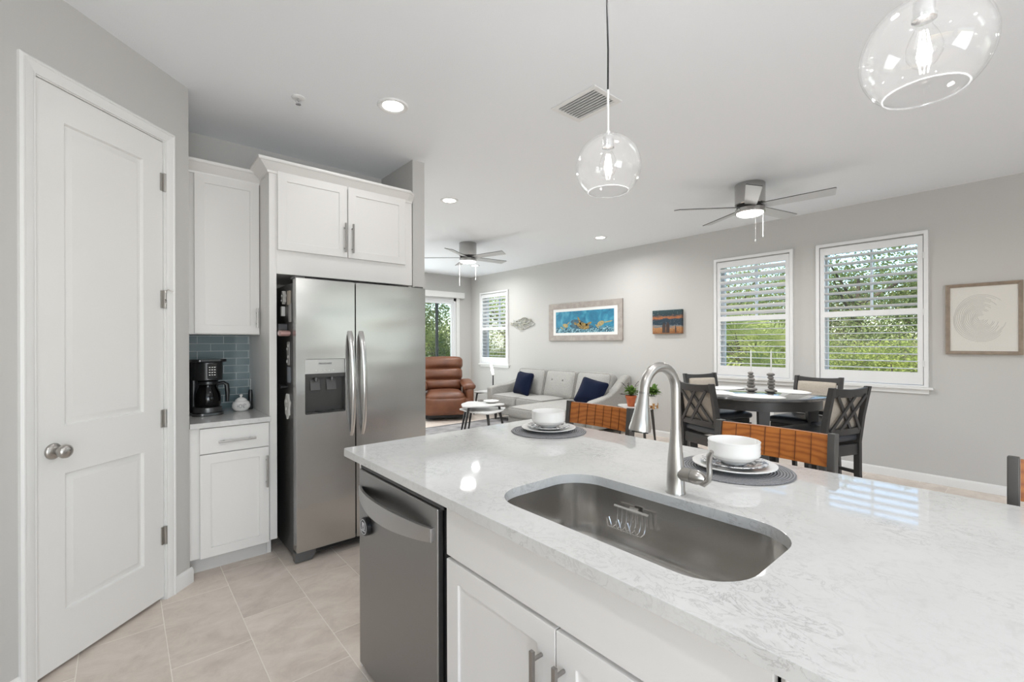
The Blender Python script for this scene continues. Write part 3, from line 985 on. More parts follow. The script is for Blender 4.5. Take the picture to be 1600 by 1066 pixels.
# magnets and clips on the fridge's left side (plane x = .80)
def magnet(name, label, y, z, hy, hz, th, c, shape='rect', extra=None):
    b = MB()
    b.T = Matrix.Translation((.8035, y, z)) @ Matrix(((0, 0, -1, 0), (1, 0, 0, 0), (0, 1, 0, 0), (0, 0, 0, 1)))
    if shape == 'rect': b.prism(rrect(-hy, hy, -hz, hz, min(hy, hz) * .25, 3), 0, th)
    elif shape == 'oval': b.prism([(hy * math.cos(2 * PI * k / 24), hz * math.sin(2 * PI * k / 24)) for k in range(24)], 0, th)
    elif shape == 'wavy': b.prism([(hy * (1 + .18 * math.sin(5 * 2 * PI * k / 40)) * math.cos(2 * PI * k / 40), hz * (1 + .14 * math.sin(7 * 2 * PI * k / 40)) * math.sin(2 * PI * k / 40)) for k in range(40)], 0, th)
    if extra:
        b.mi = 1
        for (ey, ez, rr_) in extra: b.prism(circle(ey, ez, rr_, 12), th, th + .004)
    return tag(b.build(name, [mat(name + '_paint', c, .4), M['white_plastic']], None, .0015, 1), label, 'magnet', 'magnets on the side of the refrigerator')
magnet('fridge_magnet', 'small silver trinket magnet, topmost on the refrigerator side', 3.20, 1.665, .028, .040, .020, (.45, .44, .42), 'wavy', [(0, .01, .008), (.01, -.02, .006)])
magnet('fridge_magnet', 'tan photo magnet beside the topmost silver trinket', 3.10, 1.655, .030, .045, .008, (.42, .37, .31))
magnet('fridge_magnet', 'white clip magnet below the topmost trinkets', 3.22, 1.575, .016, .032, .022, (.60, .60, .58))
magnet('fridge_magnet', 'grey photo strip magnet near the front edge of the refrigerator side', 3.08, 1.560, .022, .060, .007, (.34, .33, .32))
magnet('fridge_magnet', 'dark chip clip magnet sticking out above the red and white one', 3.20, 1.470, .045, .022, .050, (.05, .05, .055))
magnet('fridge_magnet', 'red and white oval magnet sticking out at eye height', 3.125, 1.43, .045, .018, .055, (.55, .34, .32), 'oval', [(.01, 0, .012)])
magnet('fridge_magnet', 'column of pale shell magnets on grey card', 3.12, 1.30, .025, .075, .006, (.30, .295, .29), 'rect', [(-.012, .05, .011), (.012, .03, .010), (-.012, -.02, .011), (.012, -.05, .012)])
magnet('fridge_magnet', 'blue grey picture magnet above the dark clip', 3.11, 1.165, .030, .050, .006, (.20, .22, .25))
magnet('fridge_magnet', 'black clip magnet hanging above the big white one', 3.19, 1.085, .045, .014, .040, (.02, .02, .022), 'oval')
magnet('fridge_magnet', 'large white crinkled magnet, lowest on the refrigerator side', 3.13, .965, .050, .075, .012, (.62, .61, .58), 'wavy', [(0, .03, .012), (.012, -.02, .012)])

# ================================================================== ISLAND
IX0, IX1, IY0, IY1 = .712, 1.852, -.75, 1.945
SK = (.820, 1.212, .352, 1.060)     # sink opening
hole = rrect(SK[0], SK[1], SK[2], SK[3], .115, 10)
b = MB()
b.plate(rrect(IX0, IX1, IY0, IY1, .022, 6), [hole], .884, .914)
tag(b.build('island_countertop', M['quartz'], None, .003, 2, 35), 'long white veined quartz island countertop with a sink cutout', 'countertop')

IR = R(-90)     # local +x = toward the camera along the island, local -y = into the aisle
ic = thing('island_cabinet', 'white island sink cabinet with two doors below a false drawer front', 'cabinet', (.75, 1.184, 0), IR)
b = MB()
b.box(0, .925, .02, .040, .112, .883).box(0, .018, .02, .60, .0, .883).box(.907, .925, .02, .60, 0, .883).box(0, .925, .58, .60, 0, .883).box(0, .925, .02, .60, .112, .130)
b.build('body', M['cabinet'], ic)
MB().box(0, .925, .09, .10, 0, .112).build('toe_kick', M['toekick'], ic)
b = MB(); b.box(.003, .922, 0, .02, .717, .862)
b.build('false_drawer', M['cabinet'], ic, .002, 2)
for (x0, x1, hx) in ((.003, .4615, .418), (.4645, .922, .490)):
    b = MB(); shaker(b, x0, x1, .115, .705, 0, rail=.060)
    dd = b.build('door', M['cabinet'], ic, .0015, 1)
    pull(dd, (hx, 0, .648), (hx, 0, .50), (0, -.032, 0), M['dark_nickel'], .0065, .022)
ic2 = thing('island_cabinet', 'white island drawer cabinet at the near end, beside the sink cabinet', 'cabinet', (.75, .259, 0), IR)
b = MB(); b.box(.001, 1.0, .02, .60, .112, .883)
b.build('body', M['cabinet'], ic2)
for (z0, z1) in ((.717, .862), (.42, .705), (.115, .408)):
    b = MB()
    b.box(.012, .997, 0, .02, z0, z1)
    dd = b.build('drawer', M['cabinet'], ic2, .002, 2)
    pull(dd, (.40, 0, (z0 + z1) / 2), (.60, 0, (z0 + z1) / 2), (0, -.032, 0), M['dark_nickel'])
ib = thing('island_carcass', 'white end and back panels carrying the island countertop', 'cabinet', (0, 0, 0))
b = MB(); b.box(.760, 1.36, 1.858, 1.878, 0, .883)
b.build('end_panel', M['cabinet'], ib, .001, 1)
b = MB(); b.box(1.352, 1.372, -.74, 1.878, 0, .883)
b.build('back_panel', M['cabinet'], ib, .001, 1)

# dishwasher
dw = thing('dishwasher', 'dark stainless dishwasher with a bowed towel bar handle at the island end', 'dishwasher', (.75, 1.852, 0), IR)
b = MB()
b.box(0, .655, .022, .55, .06, .876)
b.build('tub', M['black_plastic'], dw)
b = MB(); b.box(.003, .622, -.004, .022, .032, .842)
dwd = b.build('door', M['steel_dark'], dw, .006, 3)
b = MB(); b.box(.004, .648, .004, .10, .842, .872)
for q in range(9): b.box(.10 + q * .04, .125 + q * .04, .0035, .006, .858, .866)
b.build('control_strip', M['black_gloss'], dw, .001, 1)
b = MB()
n = 22
path = [(.024 + .570 * k / n, -.006 - .050 * math.sin(PI * k / n) ** .8, .752 - 0.0 * k / n) for k in range(n + 1)]
rings = []
for k, (x, y, z) in enumerate(path):
    hh = .023 + .012 * math.sin(PI * k / n)
    rings.append([(x, y - .006, z - hh), (x, y - .006, z + hh), (x, y + .006, z + hh), (x, y + .006, z - hh)])
b.loft(rings, True, True)
b.box(.020, .034, -.014, 0, .730, .775).box(.585, .600, -.014, 0, .730, .775)
b.build('handle', M['steel_handle_grey'], dwd, .0025, 2, 40)
b = MB()
b.tube([(.29, -.0046, .075), (.30, -.0046, .058), (.318, -.0046, .052), (.330, -.0046, .062), (.322, -.0046, .074), (.345, -.0046, .055), (.37, -.0046, .062), (.385, -.0046, .052)], .0012, 6)
b.build('logo', M['ink'], dwd)
b = MB()
b.T = Matrix.Translation((.096, -.0045, .630)) @ Matrix.Rotation(R(90), 4, 'X')
b.lathe([(0, 0), (.034, 0), (.036, .004), (.036, .017), (.033, .020), (0, .020)], 32)
b.mi = 1; b.lathe([(.030, .0201), (.030, .0212), (.027, .0212), (.027, .0201)], 32)
b.prism([(-.017, -.017), (.017, -.017), (.017, -.012), (-.017, -.012)], .0201, .0213)
b.prism([(-.014, -.009), (.014, -.009), (.011, .017), (-.011, .019)], .0201, .0213)
b.mi = 0; b.prism([(-.007, -.006), (.007, -.006), (.001, .011)], .0213, .0216)
mg = b.build('dishwasher_magnet', [M['black_plastic'], mat('badge_grey', (.62, .63, .65), .4)], None, .0008, 1)
mg.matrix_world = Matrix.Translation((.75, 1.852, 0)) @ Matrix.Rotation(IR, 4, 'Z')
tag(mg, 'round black and white magnet badge on the dishwasher door', 'magnet')

# sink
def sink():
    b = MB()
    x0, x1, y0, y1 = SK
    def ring(o, z, r): return [(x, y, z) for x, y in rrect(x0 - o, x1 + o, y0 - o, y1 + o, r, 10)]
    inner = [ring(.006, .8835, .121), ring(.004, .86, .118), ring(.002, .76, .115), ring(-.002, .72, .11), ring(-.014, .700, .10), ring(-.040, .690, .075), ring(-.16, .686, .02)]
    outer = [ring(.03, .8835, .145), ring(.03, .8815, .145), ring(.009, .880, .124), ring(.006, .76, .121), ring(-.008, .694, .10), ring(-.04, .685, .075), ring(-.16, .681, .02)]
    b.loft(inner, False, True)
    b.loft(outer, False, True)
    b.loft([inner[0], outer[0]])
    return b
s_ = thing('sink', 'stainless undermount sink set in the island countertop', 'sink')
sink().build('basin', M['sink_steel'], s_, angle=50)
b = MB(); b.lathe([(0, .6872), (.030, .6872), (.034, .692), (.046, .692), (.048, .687)], 28, (1.016, .706, 0))
b.build('drain', M['chrome'], s_)
# wire caddy on the far sink wall
b = MB()
cx_ = 1.196
yy = [.872, .855, .838, .821, .804, .787, .770]
b.tube([(cx_, .885, .842), (cx_, .760, .842)], .0042, 8)
for i, y in enumerate(yy):
    b.tube([(cx_, y, .842), (cx_ - .004, y, .800), (cx_ - .012, y, .786), (cx_ - .030, y, .782), (cx_ - .046, y + .004, .790), (cx_ - .050, y + .006, .815 if i % 2 == 0 else .800)], .0022, 6)
for i in range(0, 6, 2):
    b.tube([(cx_ - .050, yy[i] + .006, .815), (cx_ - .050, (yy[i] + yy[i + 1]) / 2 + .006, .822), (cx_ - .050, yy[i + 1] + .006, .800)], .0022, 6)
b.tube([(cx_ - .030, .872, .782), (cx_ - .030, .770, .782)], .0022, 6)
b.box(cx_ + .001, cx_ + .0095, .80, .83, .835, .850)
tag(b.build('sponge_caddy', M['steel_wire'], None), 'wire sponge caddy fixed inside the sink', 'caddy')

# faucet
FX, FY = 1.255, .706
fa = thing('faucet', 'brushed nickel gooseneck pull-down kitchen faucet behind the sink', 'faucet', (FX, FY, .914))
b = MB(); b.lathe([(0, 0), (.0285, 0), (.0285, .004), (.027, .008), (.0255, .05), (.0235, .095), (.0195, .135), (.0165, .165), (.0158, .185), (.0158, .190), (0, .190)], 32)
b.build('body', M['nickel'], fa, angle=40)
th = R(172)
dx, dy = math.cos(th), math.sin(th)
ar = .069
pts = [(0, 0, .188), (0, 0, .25), (0, 0, .305)]
for k in range(1, 15):
    a = PI * k / 15
    pts.append((dx * ar * (1 - math.cos(a)), dy * ar * (1 - math.cos(a)), .310 + ar * math.sin(a)))
pts.append((dx * ar * 2.01, dy * ar * 2.01, .306))
b = MB(); b.tube(pts, .0145, 18)
b.build('spout', M['nickel'], fa, angle=50)
hp0 = Vector(pts[-1]); hd = Vector((dx * .17, dy * .17, -1)).normalized()
b = MB()
b.tube([hp0 + hd * q for q in (0, .003, .0031, .012, .035, .07, .100, .106)], [.0152, .0152, .0145, .0152, .0185, .0245, .0305, .0300], 24)
hd_o = b.build('spray_head', M['nickel'], fa, angle=40)
b = MB(); b.tube([hp0 + hd * q for q in (-.004, .002)], .0158, 20)
b.build('ring', M['dark_nickel'], hd_o)
b = MB(); b.tube([hp0 + hd * q for q in (.104, .110)], .024, 20)
b.build('nozzle', M['black_plastic'], hd_o)
b = MB()
b.tube([(0, -.005, .060), (0, -.050, .060), (0, -.0505, .060), (0, -.052, .060), (0, -.070, .060), (0, -.082, .059), (0, -.090, .057)], [.0195, .0195, .0180, .0200, .0205, .0170, .009], 22)
hub = b.build('handle_hub', M['nickel'], fa, angle=40)
b = MB()
b.tube([(0, -.072, .046), (0, -.086, .045), (.002, -.098, .058), (.004, -.102, .080), (.004, -.100, .105), (.002, -.102, .128), (0, -.110, .143)], [.006, .0085, .0085, .0075, .0075, .0085, .006], 12, True, (1, 1.25))
b.build('lever', M['nickel'], hub, angle=60)

# ------------------------------------------------------------------ place settings
def woven_mat():
    m, t, bb = newmat('coiled_grey_weave')
    tc = t.nodes.new('ShaderNodeTexCoord')
    sx = t.nodes.new('ShaderNodeSeparateXYZ'); t.links.new(tc.outputs['Object'], sx.inputs[0])
    rad = mth(t, 'SQRT', mth(t, 'ADD', mth(t, 'MULTIPLY', sx.outputs[0], sx.outputs[0]), mth(t, 'MULTIPLY', sx.outputs[1], sx.outputs[1])))
    wv = mth(t, 'SINE', mth(t, 'MULTIPLY', rad, 2 * PI / .0095))
    n = noise(t, tc, 260, 2)
    r = ramp(t, mth(t, 'ADD', mth(t, 'MULTIPLY', wv, .25), n.outputs['Fac']), [(.25, (.17, .17, .18, 1)), (.55, (.30, .30, .31, 1)), (.8, (.40, .40, .41, 1))])
    t.links.new(r.outputs[0], bb.inputs['Base Color'])
    bb.inputs['Roughness'].default_value = .85
    bp = t.nodes.new('ShaderNodeBump'); bp.inputs['Strength'].default_value = .8; bp.inputs['Distance'].default_value = .003
    t.links.new(wv, bp.inputs['Height']); t.links.new(bp.outputs[0], bb.inputs['Normal'])
    return m
M['coil'] = woven_mat()
b = MB(); b.lathe([(0, 0), (.188, 0), (.190, .002), (.188, .0045), (0, .0045)], 64)
pm = tag(b.build('placemat', M['coil'], None, loc=(1.64, 1.62, .9142)), 'round grey woven placemat at the far end of the island', 'placemat', 'round placemats on the island')
pm2 = pm.copy(); COL.objects.link(pm2); pm2.location = (1.64, .70, .9142)
pm2['label'] = 'round grey woven placemat behind the faucet'
def plate_mesh(r, h):
    b = MB()
    b.lathe([(0, .002), (r * .55, .002), (r * .58, 0), (r * .62, .002), (r * .72, h * .45), (r, h), (r * 1.0, h + .0025), (r * .985, h + .003), (r * .70, h * .45 + .004), (r * .60, .0055), (0, .0055)], 56)
    return b
b = plate_mesh(.137, .017)
pl = tag(b.build('dinner_plate', M['white_ceramic'], None, loc=(1.64, 1.62, .9192), angle=60), 'large white dinner plate on the far island placemat', 'plate', 'dinner plates on the island')
pl2 = pl.copy(); COL.objects.link(pl2); pl2.location = (1.64, .70, .9192); pl2['label'] = 'large white dinner plate on the placemat behind the faucet'
b = plate_mesh(.108, .015)
sp = tag(b.build('salad_plate', M['patterned'], None, loc=(1.64, 1.62, .9295), angle=60), 'grey patterned salad plate in the far place setting', 'plate', 'patterned salad plates on the island')
sp2 = sp.copy(); COL.objects.link(sp2); sp2.location = (1.64, .70, .9295); sp2.rotation_euler.z = 1.3; sp2['label'] = 'grey patterned salad plate in the place setting behind the faucet'
prof = [(0, .003), (.034, .003), (.036, 0), (.040, .002), (.044, .008)]
for k in range(9):
    z = .014 + k * .0075; rr_ = .070 + (.014 if k > 1 else (.0 if k == 1 else -.012)) * min(1, k / 3) + .0012 * (k % 2)
    prof.append((rr_ - .012 * max(0, (2 - k)) , z))
prof += [(.0855, .082), (.084, .083), (.081, .080), (.078, .03), (.060, .014), (0, .010)]
b = MB(); b.lathe(prof, 56)
bo = tag(b.build('bowl', M['white_ceramic'], None, loc=(1.64, 1.62, .9355), angle=60), 'white ribbed bowl in the far place setting', 'bowl', 'bowls on the island')
bo2 = bo.copy(); COL.objects.link(bo2); bo2.location = (1.64, .70, .9355); bo2['label'] = 'white ribbed bowl in the place setting behind the faucet'

# ------------------------------------------------------------------ counter stools
def make_stool(label, loc):
    """origin on the floor under the seat; back toward +x"""
    t = thing('counter_stool', label, 'stool', loc, 0, 'counter stools along the island')
    for (sy) in (-1, 1):
        b = MB()
        y = sy * .212
        b.bar((.155, y, 0), (.155, y, .62), .026, .05, up=(1, 0, 0))
        b.bar((.155, y, .60), (.20, y, 1.018), .026, .05, up=(1, 0, 0))
        b.build('back_post', M['stool_steel'], t, .003, 2)
        b = MB()
        b.bar((-.20, y, 0), (-.18, y, .60), .026, .04, up=(1, 0, 0))
        b.build('leg', M['stool_steel'], t, .003, 2)
    b = MB()
    n = 12
    rings = []
    for k in range(n + 1):
        y = -.198 + .396 * k / n
        bow = .020 * (1 - (2 * k / n - 1) ** 2)
        rings.append([(.172 + bow, y, .893), (.190 + bow, y, .893), (.206 + bow, y, 1.012), (.188 + bow, y, 1.012)])
    b.loft(rings, True, True)
    b.mi = 1
    for q in range(1, 7):
        y = -.198 + .396 * q / 7
        bow = .020 * (1 - (2 * q / 7 - 1) ** 2)
        b.bar((.1705 + bow, y, .897), (.1865 + bow, y, 1.009), .0022, .003, up=(1, 0, 0))
    b.build('backrest', [M['oak'], M['groove']], t, 0, 2, 40)
    b = MB(); b.prism(rrect(-.21, .19, -.20, .20, .04, 5), .600, .640)
    b.build('seat', M['oak'], t, .006, 2)
    for p_, q_ in (((-.19, -.21, .25), (-.19, .21, .25)), ((.155, -.21, .25), (.155, .21, .25)), ((-.19, -.212, .22), (.155, -.212, .22)), ((-.19, .212, .22), (.155, .212, .22)), ((.165, -.21, .585), (.165, .21, .585))):
        b = MB(); b.bar(p_, q_, .02, .03)
        b.build('stretcher', M['stool_steel'], t, .002, 1)
    return t
st0 = make_stool('oak backed counter stool at the far end of the island', (1.83, 1.605, 0))
copy_tree(st0, (1.83, .711, 0), 0, 'oak backed counter stool behind the bowl and faucet')
copy_tree(st0, (1.83, -.168, 0), 0, 'oak backed counter stool cut off by the right edge of the picture')

# ------------------------------------------------------------------ pendants
def make_pendant(label, x, y, z=1.975):
    p = thing('pendant_light', label, 'pendant light', (x, y, z), 0, 'glass globe pendants over the island')
    r = .111
    b = MB()
    prof = []
    a0, a1 = R(8), R(180 - 39)
    for k in range(31):
        a = a0 + (a1 - a0) * k / 30
        prof.append((r * math.sin(a), r * math.cos(a)))
    inn = [(q * .972, zz * .972) for q, zz in prof][::-1]
    b.lathe(prof + inn, 48, close=True)
    g = b.build('globe', M['globe'], p, angle=60)
    b = MB()
    rc, zc = prof[-1][0] * .987, prof[-1][1] * .987
    b.lathe([(rc + .0017 * math.cos(2 * PI * k / 8), zc + .0017 * math.sin(2 * PI * k / 8)) for k in range(8)], 48, close=True)
    b.build('rim', M['globe_rim'], g, angle=80)
    b = MB(); b.tube([(0, 0, r + .155), (0.002, 0, r + .3), (-.002, .001, r + .45), (0, 0, H - z - .02)], .0032, 8)
    b.build('cord', M['black_plastic'], p)
    b = MB(); b.tube([(0, 0, r + .004), (0, 0, r + .158)], .0042, 10)
    b.lathe([(0, r + .018), (.007, r + .014), (.007, r + .004), (.018, r - .002), (.018, r - .006), (0, r - .006)], 20)
    b.build('stem', M['white_plastic'], p)
    b = MB(); b.lathe([(0, H - z), (.06, H - z), (.06, H - z - .015), (.05, H - z - .024), (0, H - z - .024)], 28)
    b.build('canopy', M['white_plastic'], p)
    b = MB(); b.lathe([(0, r - .004), (.017, r - .004), (.0185, r - .012), (.0185, r - .034), (.021, r - .036), (.021, r - .044), (.016, r - .046), (0, r - .046)], 24)
    b.build('socket', M['chrome'], p)
    b = MB(); zb = r - .046
    prof = [(.013, zb), (.014, zb - .012), (.024, zb - .032), (.031, zb - .055), (.030, zb - .072), (.020, zb - .090), (.008, zb - .098), (0, zb - .099)]
    b.lathe(prof, 28)
    bu = b.build('bulb', M['bulb_glass'], p, angle=60)
    b = MB()
    for k in range(6):
        a = 2 * PI * k / 6
        b.tube([(.006 * math.cos(a), .006 * math.sin(a), zb - .022), (.013 * math.cos(a + .3), .013 * math.sin(a + .3), zb - .072)], .0013, 6)
    b.build('filament', M['filament'], bu)
    point('pendant_bulb_light', (x, y, z + zb - .05), PEND, .011, (1, 1, .99))
    return p
make_pendant('clear glass globe pendant hanging on its cord above the faucet', 1.28, .97)
make_pendant('clear glass globe pendant cut off by the top edge of the picture', 1.28, .152)

# ------------------------------------------------------------------ coffee counter items
cm = thing('coffee_maker', 'black drip coffee maker with a glass carafe', 'coffee maker', (.412, 3.50, .906), R(8))
b = MB()
b.prism(rrect(-.085, .085, -.075, .115, .05, 6), 0, .018)
b.lathe([(0, .018), (.078, .018), (.080, .022), (.080, .050), (.074, .054), (0, .054)], 36, (0, -.005, 0))
b.build('base', mat('brushed_base', (.10, .10, .10), .3, .8), cm, .002, 1)
b = MB(); b.prism(rrect(-.085, .085, .055, .115, .03, 5), .0185, .345)
b.build('column', M['black_plastic'], cm, .004, 2)
b = MB(); b.prism(rrect(-.083, .083, -.085, .10, .080, 10), .225, .340)
hd_ = b.build('brew_head', M['black_plastic'], cm, .004, 2)
b = MB(); b.prism(rrect(-.100, .098, -.085, .112, .05, 6), .341, .360)
b.build('lid', M['black_gloss'], cm, .004, 2)
b = MB(); b.prism(rrect(-.022, .030, -.0866, -.07, .002, 2), .238, .330)
pn = b.build('control_panel', M['black_gloss'], hd_, .001, 1)
b = MB()
for i in range(3):
    for j in range(4):
        b.box(-.014 + i * .014, -.006 + i * .014, -.0876, -.0862, .258 + j * .016, .263 + j * .016)
b.build('buttons', M['white_plastic'], pn)
b = MB(); b.lathe([(0, .056), (.066, .056), (.072, .07), (.074, .10), (.070, .14), (.056, .172), (.050, .185), (.054, .200), (.052, .200), (.048, .186), (.054, .172), (.068, .138), (.071, .1), (.069, .072), (.063, .060), (0, .060)], 36, (0, -.01, 0))
ca = b.build('carafe', M['carafe'], cm, angle=60)
b = MB(); b.lathe([(.054, .196), (.057, .200), (.056, .216), (.03, .222), (0, .222)], 32, (0, -.01, 0))
b.build('carafe_lid', M['black_plastic'], ca)
b = MB(); b.tube([(.045, -.03, .198), (.080, -.045, .205), (.096, -.050, .192), (.100, -.052, .14), (.098, -.052, .080)], [.010, .012, .014, .014, .010], 10, True, (1, 1.5))
b.build('carafe_handle', M['black_plastic'], ca)

jr = thing('honey_jar', 'round white ceramic lidded jar with thin lettering beside the coffee maker', 'jar', (.610, 3.55, .906))
b = MB(); b.lathe([(0, 0), (.030, 0), (.040, .006), (.053, .024), (.055, .040), (.048, .060), (.034, .070), (0, .070)], 36)
jb = b.build('body', M['white_ceramic'], jr, angle=60)
b = MB(); b.lathe([(0, .0705), (.036, .0705), (.035, .076), (.020, .088), (.007, .092), (.006, .098), (.011, .104), (.008, .111), (0, .113)], 32)
b.build('lid', M['white_ceramic'], jr, angle=60)
text_mesh('HONEY', .040, 'lettering', M['ink_thin'], jb, (-.004, -.0562, .036), (R(88), 0, 0), .0003, .056, .42)
fb = thing('milk_frother', 'black handled milk frother standing upright against the cabinet side', 'frother', (.676, 3.60, .906))
b = MB(); b.lathe([(0, 0), (.014, 0), (.015, .004), (.0145, .11), (.011, .135), (0, .137)], 20)
b.build('handle', M['black_plastic'], fb)
b = MB(); b.tube([(0, 0, .136), (0, 0, .205)], .0012, 6)
ring_ = [(.010 * math.cos(2 * PI * k / 16), .010 * math.sin(2 * PI * k / 16), .207) for k in range(17)]
b.tube(ring_, .0012, 6, False)
b.build('whisk', M['steel_wire'], fb)

# ------------------------------------------------------------------ ceiling fixtures
def recessed(label, x, y, build=True, k=1.0):
    if build:
        r = thing('recessed_light', label, 'ceiling light', (x, y, H), 0, 'recessed ceiling lights')
        b = MB(); b.lathe([(.058, -.002), (.075, -.010), (.088, -.010), (.092, -.004), (.092, 0), (.058, 0)], 36, close=True)
        b.build('trim', M['white_plastic'], r)
        b = MB(); b.lathe([(0, -.005), (.062, -.005), (.062, -.0012), (0, -.0012)], 32)
        b.build('lens', M['led'], r)
    area('recessed_lamp', (x, y, H - .014), (0, 0, -1), .13, None, CAN * k, (1, 1, 1), 165)
recessed('lit recessed light nearest the refrigerator cabinet', 1.255, 2.566, k=.42)
recessed('lit recessed light just beyond the stub wall', 2.522, 3.899, k=3.0)
recessed('lit recessed light near the long window wall', 5.006, 3.93, k=3.0)
recessed('lit recessed light below the far ceiling fan blades', 5.014, 6.881, k=3.0)
for (x, y) in ((1.255, .55), (1.255, -1.5), (-.35, .55), (-.35, -1.5), (2.522, 6.881), (3.6, -1.2), (5.0, -1.2)):
    recessed('lit recessed light out of view above the room', x, y, k=3.2 if y > 6 else (.42 if x > 1 else .9))

sp_ = thing('fire_sprinkler', 'small white fire sprinkler head on the kitchen ceiling', 'sprinkler', (.787, 2.841, H))
b = MB(); b.lathe([(0, 0), (.036, 0), (.036, -.004), (.028, -.009), (.012, -.010), (0, -.010)], 28)
b.build('escutcheon', M['white_plastic'], sp_)
b = MB()
b.tube([(0, 0, -.008), (0, 0, -.022)], .007, 10)
b.tube([(.010, 0, -.014), (.014, 0, -.026), (.004, 0, -.042)], .002, 6).tube([(-.010, 0, -.014), (-.014, 0, -.026), (-.004, 0, -.042)], .002, 6)
b.lathe([(0, -.042), (.015, -.042), (.015, -.044), (0, -.044)], 16)
b.build('nozzle', M['chrome'], sp_)

vt = thing('air_vent', 'white slatted ceiling air vent behind the pendant cord', 'vent', (2.145, 1.79, H))
b = MB(); b.plate([(-.13, -.172), (.13, -.172), (.13, .172), (-.13, .172)], [[(-.098, -.140), (.098, -.140), (.098, .140), (-.098, .140)]], -.008, 0)
b.build('frame', M['white_plastic'], vt, .003, 2)
b = MB()
for k in range(8):
    b.obox((-.084 + k * .024, 0, -.008), (.0105, .139, .0012), Matrix.Rotation(R(-26), 3, 'Y'))
b.build('slats', M['white_plastic'], vt)
MB().box(-.098, .098, -.14, .14, -.0012, -.0002).build('duct', M['duct'], vt)

def fan(label, x, y, a0, chains):
    f = thing('ceiling_fan', label, 'ceiling fan', (x, y, H), 0, 'ceiling fans')
    b = MB(); b.lathe([(0, 0), (.122, 0), (.126, -.006), (.126, -.185), (.118, -.192), (0, -.192)], 44)
    b.build('motor_housing', M['fan_steel'], f, angle=40)
    b = MB(); b.lathe([(0, -.193), (.108, -.193), (.112, -.200), (.112, -.228), (0, -.228)], 40)
    b.build('blade_hub', M['shadowgap'], f)
    b = MB(); b.lathe([(0, -.2285), (.122, -.2285), (.125, -.234), (.125, -.262), (.119, -.268), (.112, -.268), (.112, -.255), (0, -.255)], 44)
    b.build('light_kit', M['fan_steel'], f, angle=40)
    b = MB(); b.lathe([(.1115, -.258), (.110, -.276), (.090, -.288), (.05, -.295), (0, -.297)], 40)
    b.build('lens', M['fan_lens'], f)
    area('fan_lamp', (x, y, H - .31), (0, 0, -1), .20, None, FAN, (1, 1, 1), 175)
    for k in range(5):
        a = R(a0 + 72 * k)
        b = MB()
        b.T = Matrix.Rotation(a, 4, 'Z') @ Matrix.Translation((0, 0, -.213)) @ Matrix.Rotation(R(-12), 4, 'X')
        b.prism([(.10, -.045), (.16, -.052), (.655, -.060), (.662, -.052), (.640, .058), (.632, .062), (.16, .052), (.10, .045)], -.0035, .0035)
        up_ = b.T.to_3x3() @ Vector((0, 0, 1))
        b.bm.normal_update()
        for fc in b.bm.faces:
            if abs(fc.normal.dot(up_)) < .5: fc.material_index = 1
        b.build('blade', [M['fan_blade'], M['blade_edge']], f)
    for (cx, cy, L) in chains:
        b = MB(); b.tube([(cx, cy, -.262), (cx, cy, -.262 - L)], .0018, 6)
        b.lathe([(0, -.262 - L), (.005, -.266 - L), (.006, -.278 - L), (0, -.29 - L)], 10, (cx, cy, 0))
        b.build('pull_chain', M['white_plastic'], f)
    return f
fan('ceiling fan with light over the dining table', 4.38, 1.717, 60, [(-.096, -.085, .275), (.10, -.076, .20)])
fan('ceiling fan with light in the far living area by the corner', 3.81, 5.402, 68, [(-.092, .08, .34), (.085, -.075, .255)])

# ------------------------------------------------------------------ wall pieces
b = MB(); b.prism(rrect(-.035, .035, -.057, .057, .006, 3), 0, .006)
b.mi = 1
for dz_ in (-.022, .022): b.prism(rrect(-.014, .014, dz_ - .013, dz_ + .013, .008, 4), .006, .0078)
o = b.build('wall_outlet', [M['white_plastic'], M['trim']], None)
o.matrix_world = Matrix.Translation((XR - .0005, 2.08, .475)) @ Matrix.Rotation(R(-90), 4, 'Z') @ Matrix.Rotation(R(90), 4, 'X')
tag(o, 'white wall outlet behind the dining table', 'outlet')

def picture(label, y0, y1, z0, z1, fw, m, depth=.03):
    p = thing('framed_picture', label, 'picture', (XR - .001, 0, 0))
    b = MB()
    prof = [(0, 0), (0, depth), (fw * .25, depth + .004), (fw * .8, depth - .006), (fw, depth - .010), (fw, 0)]
    rings = []
    for (sy, sz) in ((0, 0), (1, 0), (1, 1), (0, 1), (0, 0)):
        rings.append([(-d, (y0 + u) if not sy else (y1 - u), (z0 + u) if not sz else (z1 - u)) for u, d in prof])
    b.loft(rings)
    b.build('frame', m, p, angle=25)
    return p
ap = picture('large grey framed painting of sea turtles over a blue reef above the sofa', 4.182, 5.772, 1.396, 2.050, .095, M['art_frame_grey'])
MB().box(-.014, -.002, 4.27, 5.685, 1.485, 1.962).build('mat_board', M['art_mat'], ap)
pc = MB().box(-.0155, -.0145, 4.345, 5.610, 1.535, 1.905).build('painting', M['paint_sea'], ap)
def blob(b, cy, cz, ry, rz, rot=0, n=20, th=.0165):
    ca, sa = math.cos(R(rot)), math.sin(R(rot))
    pts = [(cy + ry * math.cos(q) * ca - rz * math.sin(q) * sa, cz + ry * math.cos(q) * sa + rz * math.sin(q) * ca) for q in [2 * PI * k / n for k in range(n)]]
    b.loft([[(-.0150, y, z) for y, z in pts], [(-th, y, z) for y, z in pts]], True, True)
b = MB()
blob(b, 4.98, 1.645, .135, .055, 12); blob(b, 5.15, 1.69, .035, .022, 20)
blob(b, 5.06, 1.73, .018, .085, -28); blob(b, 4.86, 1.68, .07, .02, -20)
b.build('turtle_shape', M['gold'], pc)['label'] = 'large ochre turtle'
b = MB()
